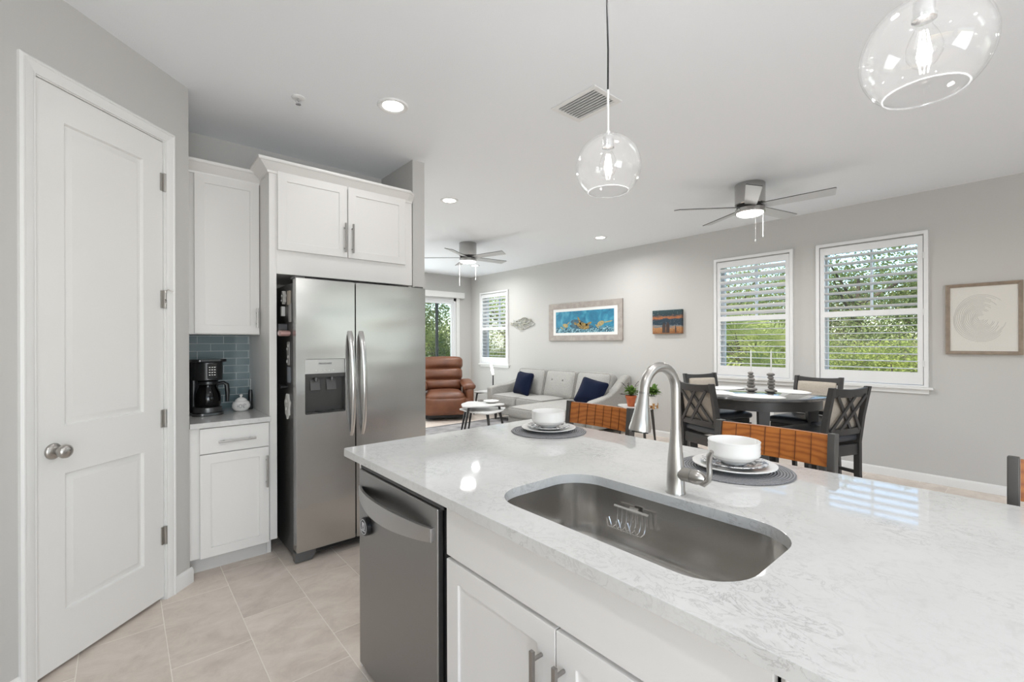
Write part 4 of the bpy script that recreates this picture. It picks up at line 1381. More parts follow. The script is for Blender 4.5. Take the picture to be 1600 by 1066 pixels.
blob(b, 5.38, 1.66, .065, .035, 10); blob(b, 5.46, 1.62, .05, .012, 30); blob(b, 5.31, 1.70, .035, .010, -40)
b.build('turtle_shape', M['gold_pale'], pc)['label'] = 'pale turtle at the left'
b = MB()
blob(b, 4.61, 1.675, .075, .040, -20); blob(b, 4.46, 1.70, .09, .010, -8); blob(b, 4.68, 1.63, .05, .012, 40)
b.build('turtle_shape', M['gold_pale'], pc)['label'] = 'pale turtle at the right'
b = MB(); blob(b, 5.10, 1.70, .16, .055, 8, th=.0158); blob(b, 5.02, 1.64, .26, .05, 3, th=.0156)
b.build('reef_patch', mat('reef_paint', (.02, .06, .10), .5, vary=(30, (.05, .14, .20))), pc)  # dark patch in the picture, around the turtles

cv = thing('beach_canvas', 'small unframed canvas of a dusk beach to the right of the turtle painting', 'picture', (XR - .002, 0, 0))
bo_ = MB(); bo_.box(-.045, 0, 3.19, 3.645, 1.487, 1.823)
cvb = bo_.build('canvas', M['paint_dusk'], cv, .003, 2)
b = MB()
for (fy, w_, h_) in ((3.46, .026, .14), (3.40, .026, .15), (3.28, .010, .09)):
    b.box(-.0462, -.0448, fy - w_, fy + w_, 1.50, 1.50 + h_ * .8)
    blob_z = 1.50 + h_ * .8 + .012
    b.box(-.0462, -.0448, fy - w_ * .5, fy + w_ * .5, blob_z - .012, blob_z + .014)
b.build('painted_figures', mat('dark_figure_paint', (.05, .03, .025), .6), cvb)

wp = picture('pale print with a faint grey line drawing in a driftwood frame at the right', .067, .553, 1.246, 1.893, .030, M['art_frame_wood'], .032)
MB().box(-.014, -.002, .09, .53, 1.268, 1.870).build('print', M['art_mat'], wp)
b = MB()
for q in range(17):
    rr_ = .022 + q * .0105
    for half in (0,):
        pts = []
        for k in range(46):
            a = R(-150 + 270 * k / 45 + 17 * math.sin(q * 1.7))
            pts.append((-.0148, .325 + .92 * rr_ * math.cos(a) + .004 * math.sin(3 * a + q), 1.575 + 1.12 * rr_ * math.sin(a)))
        b.tube(pts, .0011, 4, False)
b.build('line_drawing', M['ink_soft'], wp)
MB().box(-.0175, -.0165, .092, .528, 1.270, 1.868).build('glazing', M['picture_glass'], wp)

fs = thing('metal_fish_sculpture', 'tarnished metal wall sculpture of a school of fish by the far window', 'wall sculpture', (XR - .001, 0, 0))
rnd = random.Random(3)
fishes = [(6.62, 1.775, 6), (6.46, 1.815, -8), (6.33, 1.775, -18), (6.52, 1.735, 2), (6.40, 1.695, 14), (6.56, 1.665, 18), (6.28, 1.725, 8), (6.70, 1.725, 8)]
for i, (fy, fz, ro_) in enumerate(fishes):
    b = MB()
    L, hh = .10, .034
    b.T = Matrix.Translation((-.018 - .006 * (i % 3), fy, fz)) @ Matrix.Rotation(R(ro_), 4, 'X')
    n = 12
    up = [(L * (1 - 2 * k / n), hh * math.sin(PI * k / n) ** .8 + .004) for k in range(n + 1)]
    out = up + [(y, -z) for y, z in up[::-1]]
    inn = [(y * .80, z * .62) for y, z in out]
    b.loft([[(-.003, y, z) for y, z in out], [(.003, y, z) for y, z in out], [(.003, y, z) for y, z in inn], [(-.003, y, z) for y, z in inn], [(-.003, y, z) for y, z in out]])
    b.loft([[(-.002, y, z) for y, z in ((L - .01, .006), (L + .05, .030), (L + .04, 0), (L + .05, -.030), (L - .01, -.006))], [(.002, y, z) for y, z in ((L - .01, .006), (L + .05, .030), (L + .04, 0), (L + .05, -.030), (L - .01, -.006))]], True, True)
    b.tube([(0, -.3 * L, .02), (0, -.35 * L, 0), (0, -.3 * L, -.02)], .002, 6)
    b.build('fish', M['metal_art_a'] if i % 3 else M['metal_art_b'], fs)
b = MB()
b.tube([(-.006, 6.85, 1.72), (-.008, 6.72, 1.77), (-.008, 6.55, 1.83), (-.008, 6.40, 1.84), (-.008, 6.25, 1.77), (-.006, 6.16, 1.725), (-.008, 6.25, 1.69), (-.008, 6.42, 1.63), (-.008, 6.55, 1.62)], .004, 8)
b.build('wire_frame', M['metal_art_a'], fs)

# ================================================================== DINING SET
TX, TY = 4.38, 1.716
dt = thing('dining_table', 'round charcoal counter-height dining table under the ceiling fan', 'table', (TX, TY, 0))
b = MB(); b.lathe([(0, .880), (.585, .880), (.598, .886), (.602, .896), (.598, .906), (.590, .910), (0, .910)], 72)
b.build('tabletop', M['table_top'], dt, angle=40)
b = MB(); b.lathe([(.535, .800), (.550, .800), (.550, .8798), (.535, .8798)], 64, close=True)
b.build('apron', M['charcoal_wood'], dt, angle=40)
for k in range(4):
    a = R(32 + 90 * k)
    b = MB(); b.T = Matrix.Rotation(a, 4, 'Z')
    b.loft([[(.49 + sx * .026, sy * .026, 0) for sx, sy in ((-1, -1), (1, -1), (1, 1), (-1, 1))], [(.49 + sx * .042, sy * .042, .799) for sx, sy in ((-1, -1), (1, -1), (1, 1), (-1, 1))]], True, True)
    b.build('leg', M['charcoal_wood'], dt, .003, 2)

def make_chair(label, x, y, rot):
    """faces local +x"""
    t = thing('dining_chair', label, 'chair', (x, y, 0), rot, 'chairs around the dining table')
    CW = M['charcoal_wood']
    bx = lambda z: -.205 - max(0, z - .60) * .17
    for sy in (-1, 1):
        y_ = sy * .195
        b = MB()
        pts = [(-.235, 0), (-.205, .35), (-.205, .60), (bx(.8) + .008, .80), (bx(1.03), 1.03)]
        rings = []
        for (xx, z) in pts:
            wd = .022 if z < .9 else .020
            rings.append([(xx - wd, y_ - .017, z), (xx + wd, y_ - .017, z), (xx + wd, y_ + .017, z), (xx - wd, y_ + .017, z)])
        b.loft(rings, True, True)
        b.build('back_leg', CW, t, .004, 2, 40)
        b = MB()
        b.loft([[(.19 + sx * .016, sy * .19 + s2 * .016, 0) for sx, s2 in ((-1, -1), (1, -1), (1, 1), (-1, 1))], [(.19 + sx * .021, sy * .19 + s2 * .021, .56) for sx, s2 in ((-1, -1), (1, -1), (1, 1), (-1, 1))]], True, True)
        b.build('front_leg', CW, t, .003, 2)
    # curved top and bottom rails
    def rail(z0, z1, bow, thick):
        b = MB(); rings = []
        n = 10
        for k in range(n + 1):
            y_ = -.185 + .37 * k / n
            c = -bow * (1 - (2 * k / n - 1) ** 2)
            zz = .012 * (1 - (2 * k / n - 1) ** 2)
            rings.append([(bx(z0) - thick + c, y_, z0), (bx(z0) + thick + c, y_, z0), (bx(z1) + thick + c, y_, z1 - zz * (1 if z1 > .9 else 0)), (bx(z1) - thick + c, y_, z1 - zz * (1 if z1 > .9 else 0))])
        b.loft(rings, True, True)
        return b
    rail(.955, 1.025, .018, .014).build('top_rail', CW, t, .003, 2, 40)
    rail(.665, .715, .014, .013).build('lower_rail', CW, t, .003, 2, 40)
    b = MB()
    for (ya, yb) in ((-.165, .035), (-.065, .150), (.165, -.035), (.065, -.150)):
        off = .006 if ya < 0 else -.002
        b.bar((bx(.70) - .012 + off - .008, ya, .700), (bx(.97) - .012 + off - .012, yb, .970), .024, .014, up=(1, 0, .17))
    b.build('cross_bars', CW, t, .002, 1)
    b = MB()
    ang = -math.atan(.17)
    b.cushion((bx(.84) + .022, 0, .842), (.013, .170, .140), .012, (.010, 0, 0), 8, Matrix.Rotation(ang, 3, 'Y'))
    b.build('back_pad', M['beige_fabric'], t, angle=60)
    b = MB()
    b.box(-.19, .19, -.205, -.180, .53, .60).box(-.19, .19, .180, .205, .53, .60).box(.175, .200, -.19, .19, .53, .60).box(-.215, -.190, -.19, .19, .50, .585)
    b.build('seat_frame', CW, t, .003, 2)
    b = MB(); b.cushion((.008, 0, .632), (.215, .222, .034), .030, (0, 0, .012), 10)
    b.build('seat', M['leather_black'], t, angle=60)
    b = MB()
    for sy in (-1, 1):
        b.bar((-.215, sy * .193, .26), (.19, sy * .19, .26), .018, .03)
        b.bar((-.21, sy * .193, .36), (.19, sy * .19, .36), .018, .026)
    b.bar((.19, -.19, .20), (.19, .19, .20), .018, .035).bar((-.22, -.19, .30), (-.22, .19, .30), .018, .03)
    b.build('stretcher', CW, t, .002, 1)
    return t
def chair_at(ang, rad, face, label, first=None):
    """ang: where the chair's back is round the table; face: direction it looks"""
    a = R(ang); f_ = R(face)
    bxp = TX + rad * math.cos(a), TY + rad * math.sin(a)
    ox = bxp[0] + .27 * math.cos(f_), bxp[1] + .27 * math.sin(f_)
    if first is None: return make_chair(label, ox[0], ox[1], f_)
    return copy_tree(first, (ox[0], ox[1], 0), f_, label)
ch0 = chair_at(168, .76, -20, 'charcoal dining chair with its crossed back toward the faucet, left of the table')
chair_at(249.5, .87, 70, 'charcoal dining chair with its crossed back at the right front of the table', ch0)
chair_at(61, .76, 248, 'charcoal dining chair facing the camera under the middle window', ch0)
chair_at(335, .80, 170, 'charcoal dining chair facing the camera below the right window', ch0)

b = MB()
b.lathe([(0, 0), (1, 0), (1.01, .0012), (1, .0025), (0, .0025)], 44)
for v_ in b.bm.verts: v_.co.x *= .215; v_.co.y *= .150
pmo = b.build('table_mat', M['light_mat'], None)
spots = [(TX - .26, TY - .20, 40, 'pale oval table mat on the near right side of the round table'),
         (TX - .16, TY + .30, -30, 'pale oval table mat on the near left side of the round table'),
         (TX + .20, TY + .33, 30, 'pale oval table mat on the far left side of the round table'),
         (TX + .28, TY - .18, -35, 'pale oval table mat on the far right side of the round table')]
spots = [(4.02, 1.53, 97, spots[0][3]), (4.07, 1.92, 60, spots[1][3]), (4.50, 2.02, -25, spots[2][3]), (4.63, 1.48, 50, spots[3][3])]
for i, (x, y, a, lb) in enumerate(spots):
    o = pmo if i == 0 else pmo.copy()
    if i: COL.objects.link(o)
    o.location = (x, y, .9102); o.rotation_euler.z = R(a)
    tag(o, lb, 'placemat', 'oval mats on the dining table')

def stones(x, y, label, seed, n, clabel):
    rnd = random.Random(seed)
    t = thing('candle_holder', label, 'candle holder', (x, y, .910), 0, 'stacked stone candle holders')
    z = 0
    for k in range(n):
        hh = rnd.uniform(.014, .018); r_ = (.052 if k == 0 else rnd.uniform(.030, .042)) * (1 - .04 * k)
        b = MB()
        a = rnd.uniform(0, 6)
        b.T = Matrix.Translation((rnd.uniform(-.004, .004), rnd.uniform(-.004, .004), z + hh)) @ Matrix.Rotation(a, 4, 'Z') @ Matrix.Diagonal((1, rnd.uniform(.78, .95), 1, 1))
        b.lathe([(0, -hh), (r_ * .55, -hh * .92), (r_ * .9, -hh * .5), (r_, 0), (r_ * .9, hh * .5), (r_ * .55, hh * .92), (0, hh)], 24)
        b.build('stone', M['stone'], t, angle=80)
        z += hh * 1.9
    b = MB(); b.lathe([(0, 0), (.0068, 0), (.0055, .19), (.002, .20), (0, .203)], 16)
    b.tube([(0, 0, .20), (0, 0, .212)], .0012, 6)
    tag(b.build('taper_candle', M['wax'], None, loc=(x, y, .910 + z - .001)), clabel, 'candle', 'taper candles on the dining table')
stones(4.40, 1.72, 'stack of grey stones holding a candle, the left of the two', 2, 6, 'slim white taper candle on the left stone stack')
stones(4.39, 1.545, 'stack of grey stones holding a candle, the right of the two', 5, 6, 'slim white taper candle on the right stone stack')

# ================================================================== LIVING ROOM
rg = thing('area_rug', 'mottled grey area rug under the coffee table and sofa', 'rug')
MB().box(2.35, 5.2, 4.02, 6.30, .0005, .010).build('pile', M['rug'], rg, .003, 1)
b = MB(); b.plate([(2.32, 3.99), (5.23, 3.99), (5.23, 6.36), (2.32, 6.36)], [[(2.352, 4.022), (5.198, 4.022), (5.198, 6.298), (2.352, 6.298)]], .0004, .0095)
b.build('binding', M['rug_edge'], rg)

# sofa: against the right wall, chaise at the camera end
so = thing('sofa', 'light grey sectional sofa with a chaise at its right end', 'sofa', (0, 0, 0))
b = MB()
b.box(4.98, 5.82, 4.16, 6.32, .12, .30).box(4.24, 5.0, 4.16, 5.02, .12, .30).box(5.66, 5.86, 4.05, 6.40, .12, .70)
b.build('base', M['sofa'], so, .02, 3)
def piping(parent, c, h, r, axis, rot=None):
    """welt cord round both edges of a cushion whose broad faces look along axis"""
    c = Vector(c); rot = rot or Matrix.Identity(3)
    e = r * .29
    j, k_ = [q for q in range(3) if q != axis]
    loop = rrect(-(h[j] - e), h[j] - e, -(h[k_] - e), h[k_] - e, max(.012, r * .8), 5)
    b = MB()
    for sg in (-1, 1):
        pts = []
        for (p, q) in loop + loop[:1]:
            v_ = [0, 0, 0]; v_[j] = p; v_[k_] = q; v_[axis] = sg * (h[axis] - e)
            pts.append(c + rot @ Vector(v_))
        b.tube(pts, .0065, 6, False)
    b.build('piping', M['sofa_cord'], parent, angle=80)
def sofa_cushion(name, c, h, r, puff, n, rot, axis, label=None):
    b = MB(); b.cushion(c, h, r, puff, n, rot)
    o = b.build(name, M['sofa'], so, angle=70)
    if label: o['label'] = label
    piping(o, c, h, r, axis, rot)
    return o
sofa_cushion('seat_cushion', (5.28, 5.975, .375), (.355, .325, .085), .04, (0, 0, .014), 12, None, 2, 'left seat cushion')
sofa_cushion('seat_cushion', (5.28, 5.330, .375), (.355, .312, .085), .04, (0, 0, .014), 12, None, 2, 'middle seat cushion')
sofa_cushion('seat_cushion', (4.93, 4.588, .368), (.715, .420, .078), .045, (0, 0, .018), 12, None, 2, 'long chaise cushion')
for (yc, hy) in ((5.905, .352), (5.195, .340), (4.500, .335)):
    rt = Matrix.Rotation(R(15), 3, 'Y')
    c_ = sofa_cushion('back_cushion', (5.59, yc, .650), (.100, hy, .240), .060, (.055, .0, .015), 14, rt, 0)
    b = MB()
    for dy_ in (-.12, .12):
        p_ = Vector((5.59, yc + dy_, .650)) + rt @ Vector((-.142, 0, .06))
        b.cushion(p_, (.012, .016, .016), .010, (0, 0, 0), 4)
    b.build('tufting_buttons', M['sofa_cord'], c_, angle=70)
# left arm: flat top, gently sloping
def arm(name_label, y0, y1, prof):
    b = MB()
    b.loft([[(x, y0, z) for x, z in prof], [(x, y1, z) for x, z in prof]], True, True)
    o = b.build('arm', M['sofa'], so, .03, 3, 40)
    o['label'] = name_label
arm('low left arm', 6.31, 6.45, [(4.95, .12), (4.95, .575), (5.10, .60), (5.40, .62), (5.62, .68), (5.80, .80), (5.86, .80), (5.86, .12)])
arm('right arm sweeping up to the back', 4.02, 4.16, [(4.94, .12), (4.92, .50), (5.00, .535), (5.18, .56), (5.36, .60), (5.52, .68), (5.66, .79), (5.78, .86), (5.86, .87), (5.86, .12)])
for (x, y) in ((5.02, 6.28), (5.78, 6.28), (4.30, 4.22), (4.30, 4.96), (5.78, 4.2)):
    b = MB(); b.lathe([(0, 0.011), (.018, 0.011), (.028, .12), (0, .12)], 12, (x, y, 0))
    b.build('foot', M['charcoal_wood'], so)

def pillow(label, c, rot, s=.23):
    b = MB()
    b.cushion((0, 0, 0), (s, .085, s), .05, (0, .03, 0), 14, None, .07)
    o = b.build('throw_pillow', M['navy'], None, angle=80)
    o.matrix_world = Matrix.Translation(c) @ rot.to_4x4()
    return tag(o, label, 'pillow', 'navy throw pillows on the sofa')
pillow('navy throw pillow leaning in the left corner of the sofa', (5.31, 5.86, .645), Matrix.Rotation(R(84), 3, 'Z') @ Matrix.Rotation(R(17), 3, 'X') @ Matrix.Rotation(R(-3), 3, 'Y'), .215)
pillow('navy throw pillow tilted on the chaise at the right of the sofa', (5.25, 4.30, .625), Matrix.Rotation(R(112), 3, 'Z') @ Matrix.Rotation(R(30), 3, 'X') @ Matrix.Rotation(R(-14), 3, 'Y'), .215)

# recliner, facing the coffee table
RC = thing('recliner', 'brown leather recliner in front of the sliding glass door', 'armchair', (4.46, 7.10, 0), R(242))
RC.scale = (1.06, 1.24, 1.02)
# local +x = forward, y across
b = MB(); b.box(-.32, .30, -.30, .30, .03, .10)
b.build('base', M['black_plastic'], RC, .01, 2)
b = MB(); b.cushion((.02, 0, .24), (.36, .38, .15), .06, (.0, 0, 0), 8)
b.build('frame', M['recliner'], RC, angle=60)
b = MB(); b.cushion((.10, 0, .40), (.34, .275, .085), .075, (.01, 0, .03), 12)
b.build('seat', M['recliner'], RC, angle=70)
b = MB(); b.cushion((.395, 0, .255), (.055, .285, .155), .05, (.025, 0, 0), 10)
b.build('footrest', M['recliner'], RC, angle=70)
for (zc, xc, hz, wd_) in ((.565, -.235, .105, .28), (.755, -.285, .115, .30), (.955, -.335, .115, .31)):
    b = MB(); b.cushion((xc, 0, zc), (.105, wd_, hz), .075, (.035, 0, .015), 12, Matrix.Rotation(R(-14), 3, 'Y'))
    b.build('back_cushion', M['recliner'], RC, angle=70)
b = MB(); b.cushion((-.40, 0, .66), (.06, .30, .37), .05, (0, 0, 0), 8, Matrix.Rotation(R(-14), 3, 'Y'))
b.build('backrest_shell', M['recliner'], RC, angle=70)
for sy in (-1, 1):
    b = MB(); b.cushion((.02, sy * .355, .36), (.33, .060, .20), .05, (0, 0, 0), 8)
    a_ = b.build('arm', M['recliner'], RC, angle=70)
    b = MB(); b.cushion((.06, sy * .345, .590), (.30, .095, .060), .058, (0, 0, .012), 10, Matrix.Rotation(R(5), 3, 'Y'))
    b.build('arm_pad', M['recliner'], a_, angle=70)

# nesting tables
def tri_top(L, W, r, n=10):
    """rounded triangular top"""
    P = [Vector((L, 0)), Vector((-L * .75, W)), Vector((-L * .75, -W))]
    out = []
    for i in range(3):
        p, a, c = P[i], (P[i - 1] - P[i]).normalized(), (P[(i + 1) % 3] - P[i]).normalized()
        s_, e_ = p + a * r, p + c * r
        for k in range(n + 1):
            u = k / n
            out.append((1 - u) ** 2 * s_ + 2 * u * (1 - u) * p + u * u * e_)
        q = P[(i + 1) % 3]; d = (q - p); nn = Vector((d.y, -d.x)).normalized()
        for k in range(1, 6):
            u = k / 6; st_, en_ = p + c * r, q - c * r
            m_ = st_ * (1 - u) + en_ * u
            out.append(m_ + nn * .035 * 4 * u * (1 - u))
    return [(v.x, v.y) for v in out]
M['table_white'] = mat('table_white', (.66, .655, .645), .3)
def side_table(label, x, y, rot, h, L, W, group, top=M['table_white'], floor=0.0):
    t = thing('nesting_table', label, 'table', (x, y, floor), rot, group)
    b = MB(); b.prism(tri_top(L, W, .22), h - .018, h)
    b.build('tabletop', top, t, .004, 2)
    for (dx_, dy_) in ((L * .55, 0), (-L * .5, W * .55), (-L * .5, -W * .55)):
        v_ = Vector((dx_, dy_)).normalized()
        b = MB()
        P0 = Vector((dx_ * .35, dy_ * .35, h - .021)); P1 = Vector((dx_ * .9, dy_ * .9, h - .022)); P2 = Vector((dx_ * 1.02, dy_ * 1.02, h - .045)); P3 = Vector((dx_ * 1.35, dy_ * 1.35, .010 if floor == 0 else 0))
        b.tube([P0, (P0 + P1) / 2, P1, P1 * .5 + P2 * .5 + Vector((v_.x * .006, v_.y * .006, .006)), P2, P2 * .5 + P3 * .5, P3], [.016, .018, .019, .019, .018, .015, .011], 10, True, (1, 1.2))
        b.build('leg', M['charcoal_wood'], t, angle=60)
    return t
side_table('taller white nesting coffee table carrying the ribbed dish', 4.02, 5.30, R(-43), .450, .40, .37, 'nesting coffee tables', floor=.017)
side_table('lower white nesting coffee table tucked under the taller one', 3.96, 5.32, R(120), .372, .42, .40, 'nesting coffee tables', floor=.017)
side_table('white end table in the far corner beside the sofa', 5.28, 6.86, R(160), .44, .36, .32, 'end tables beside the sofa')
side_table('white end table with black legs carrying the potted plants', 5.10, 3.36, R(225), .53, .36, .33, 'end tables beside the sofa')

b = MB(); prof_o = []
seg = 40
outer = [(.02, 0), (.06, .004), (.10, .020), (.118, .034)]
inner = [(.114, .035), (.096, .022), (.058, .008), (0, .006)]
b.lathe([(0, 0)] + outer + inner, seg)
for v_ in b.bm.verts:
    r_ = math.hypot(v_.co.x, v_.co.y)
    if r_ > .05:
        a = math.atan2(v_.co.y, v_.co.x); k_ = 1 + .05 * math.sin(10 * a)
        v_.co.x *= k_; v_.co.y *= k_
tag(b.build('ribbed_dish', M['white_ceramic'], None, loc=(4.17, 5.32, .4675), angle=60), 'shallow white scalloped dish on the coffee table', 'dish')
b = MB(); b.lathe([(.045, 0), (.052, .004), (.052, .020), (.046, .022), (.043, .018), (.043, .002)], 28, close=True)
tag(b.build('dark_coaster_ring', M['stone'], None, loc=(4.16, 5.56, .4675)), 'dark round ring ornament beside the scalloped dish', 'ornament')

lp = thing('table_lamp', 'slim table lamp with a glowing tube on a black stick in the far corner', 'lamp', (5.36, 6.78, .4405))
b = MB(); b.lathe([(0, 0), (.055, 0), (.055, .006), (.012, .012), (.011, .32), (0, .32)], 20)
b.build('stem', M['black_plastic'], lp)
b = MB(); b.tube([(0, 0, .315), (-.012, .008, .40), (-.035, .022, .53)], [.018, .026, .016], 14)
b.build('glowing_tube', M['glow'], lp)
tn = thing('sail_ornament', 'small grey sail shaped ornament beside the glowing lamp', 'ornament', (5.24, 6.66, .4405))
b = MB(); b.loft([[(-.03, -.004, .012), (.03, -.004, .012), (.004, -.002, .13)], [(-.03, .004, .012), (.03, .004, .012), (.004, .002, .13)]], True, True)
b.build('sail', M['metal_art_b'], tn)
b = MB(); b.prism(rrect(-.04, .04, -.015, .015, .01, 4), 0, .012)
b.build('base', M['charcoal_wood'], tn)

def leaf(b, p, d, L, W, droop=.25):
    """one curved leaf starting at p along d"""
    d = Vector(d).normalized(); side = d.cross(Vector((0, 0, 1)))
    if side.length < 1e-3: side = Vector((1, 0, 0))
    side.normalize()
    p = Vector(p); L3 = []
    for u, wv in ((0, .1), (.35, 1), (.7, .8), (1, .02)):
        c = p + d * L * u + Vector((0, 0, -droop * L * u * u))
        L3.append((b.v(c - side * W * wv / 2 + Vector((0, 0, W * .12 * wv))), b.v(c), b.v(c + side * W * wv / 2 + Vector((0, 0, W * .12 * wv)))))
    for q, r_ in zip(L3[:-1], L3[1:]):
        b.f([q[0], q[1], r_[1], r_[0]]); b.f([q[1], q[2], r_[2], r_[1]])
def pot_plant(label, x, y, z, style):
    t = thing('potted_plant', label, 'plant', (x, y, z), 0, 'potted plants on the end table')
    if style == 'terracotta':
        b = MB(); b.lathe([(0, 0), (.052, 0), (.078, .125), (.086, .125), (.088, .160), (.078, .160), (.074, .150), (0, .150)], 32)
        b.build('pot', M['terracotta'], t, angle=40); top = .15
    else:
        b = MB(); b.lathe([(0, .045), (.062, .045), (.068, .060), (.068, .175), (.064, .175), (.062, .165), (0, .165)], 32)
        b.build('pot', M['white_ceramic'], t, angle=40); top = .165
        b = MB()
        for k in range(4):
            a = R(45 + 90 * k); c_, s2 = math.cos(a), math.sin(a)
            b.T = Matrix.Rotation(a, 4, 'Z')
            b.loft([[(.058, -.018, 0), (.078, -.018, 0), (.078, .018, 0), (.058, .018, 0)], [(.058, -.008, .035), (.078, -.008, .035), (.078, .008, .035), (.058, .008, .035)], [(.066, -.018, .075), (.078, -.018, .075), (.078, .018, .075), (.066, .018, .075)]], True, True)
        b.T = Matrix.Identity(4)
        b.box(-.06, .06, -.008, .008, .030, .044).box(-.008, .008, -.06, .06, .0302, .0442)
        b.build('stand', M['light_wood'], t)
    b = MB(); b.lathe([(0, top + .001), (.060, top + .001)], 16)
    b.build('soil', M['soil'], t)
    rnd = random.Random(hash(style) % 7 if False else (4 if style == 'terracotta' else 9))
    b = MB(); n = 60 if style == 'terracotta' else 70
    for k in range(n):
        a = rnd.uniform(0, 2 * PI); el = rnd.uniform(.15, 1.3)
        r0 = rnd.uniform(0, .035); hgt = rnd.uniform(.01, .085)
        leaf(b, (r0 * math.cos(a), r0 * math.sin(a), top + hgt), (math.cos(a) * math.cos(el), math.sin(a) * math.cos(el), math.sin(el)), rnd.uniform(.09, .15), rnd.uniform(.045, .065), .3)
    b.build('foliage', M['leaf_pot'], t, recalc=False, angle=80)
    if style == 'terracotta':
        b = MB()
        for (dx_, dy_, hh) in ((-.10, .10, .20), (.07, -.09, .22), (-.02, .04, .19), (-.12, .12, .03)):
            b.tube([(0, 0, top), (dx_ * .4, dy_ * .4, top + hh * .6), (dx_, dy_, top + hh)], .003, 6)
            for q in range(7):
                a = rnd.uniform(0, 2 * PI); u = rnd.uniform(.55, 1)
                leaf(b, (dx_ * u, dy_ * u, top + hh * u), (math.cos(a), math.sin(a), .4), .045, .020, .2)
        b.build('dark_stems', M['leaf_purple'], t, recalc=False, angle=80)
    return t
pot_plant('small bushy plant in a terracotta pot on the end table', 5.02, 3.45, .531, 'terracotta').scale = (.82, .82, .88)
pot_plant('small bushy plant in a white pot on a wooden stand', 5.06, 3.16, .531, 'white').scale = (.9, .9, .9)

# ================================================================== GARDEN
struct(MB().box(-8, 60, -20, 60, -.35, -.15).build('ground', M['ground']), 'rough lawn outside the windows', 'ground')
struct(MB().box(-8, 9, -14, -3.81, -.14, -.02).build('patio', mat('patio_concrete', (.42, .41, .40), .9, bump=(60, .4))), 'added grey concrete slab out of view, keeping lawn green out of reflections', 'patio')  # added, unseen; replaces green lawn in what the refrigerator reflects
def leaf_cloud(n, rad, size, seed, squash=1.0):
    rnd = random.Random(seed)
    b = MB()
    lumps = [(Vector((rnd.gauss(0, .42), rnd.gauss(0, .42), rnd.gauss(0, .36))), rnd.uniform(.35, .62)) for _ in range(11)]
    for k in range(n):
        c, lr = rnd.choice(lumps)
        d = Vector((rnd.gauss(0, 1), rnd.gauss(0, 1), rnd.gauss(0, 1))).normalized()
        p = c + d * lr * rnd.uniform(.6, 1.0)
        p = Vector((p.x * rad[0], p.y * rad[1], p.z * rad[2]))
        s_ = size * rnd.uniform(.6, 1.3)
        dd = (d + Vector((rnd.gauss(0, .7), rnd.gauss(0, .7), rnd.gauss(0, .5) - .2))).normalized()
        side = dd.cross(Vector((rnd.gauss(0, 1), rnd.gauss(0, 1), rnd.gauss(0, 1)))).normalized()
        a_, m1, m2, e_ = b.v(p), b.v(p + dd * s_ * .5 + side * s_ * .27), b.v(p + dd * s_ * .5 - side * s_ * .27), b.v(p + dd * s_)
        b.f([a_, m1, e_, m2])
    return b
def bush(label, x, y, rx, rz, m, seed, n=9500, size=.052):
    t = thing('bush', label, 'bush', (x, y, -.15), 0, 'bushes beyond the windows')
    b = leaf_cloud(n, (rx, rx, rz), size, seed)
    b.T = Matrix.Identity(4)
    for v_ in b.bm.verts: v_.co.z += rz * .95
    b.build('foliage', m, t, recalc=False)
    b = MB()
    rnd = random.Random(seed)
    for k in range(5):
        a = rnd.uniform(0, 6.28)
        b.tube([(0, 0, 0), (.25 * rx * math.cos(a), .25 * rx * math.sin(a), rz * .6), (.55 * rx * math.cos(a), .55 * rx * math.sin(a), rz * 1.2)], [.03, .02, .008], 6)
    b.build('branches', M['bark'], t)
def tree(label, x, y, h, rad, m, seed, n=3600, size=.17):
    t = thing('tree', label, 'tree', (x, y, -.15), 0, 'trees beyond the windows')
    rnd = random.Random(seed)
    b = leaf_cloud(n, rad, size, seed)
    for v_ in b.bm.verts: v_.co.z += h
    b.build('crown', m, t, recalc=False)
    b = MB()
    b.tube([(0, 0, 0), (.05, .04, h * .4), (-.04, .02, h * .75), (0, 0, h * 1.1)], [.12, .10, .07, .03], 8)
    for k in range(6):
        a = rnd.uniform(0, 6.28); z = h * rnd.uniform(.55, .9)
        b.tube([(0, 0, z), (.4 * rad[0] * math.cos(a), .4 * rad[1] * math.sin(a), z + rad[2] * .4), (.75 * rad[0] * math.cos(a), .75 * rad[1] * math.sin(a), z + rad[2] * .8)], [.05, .03, .01], 6)
    b.build('trunk', M['bark'], t)
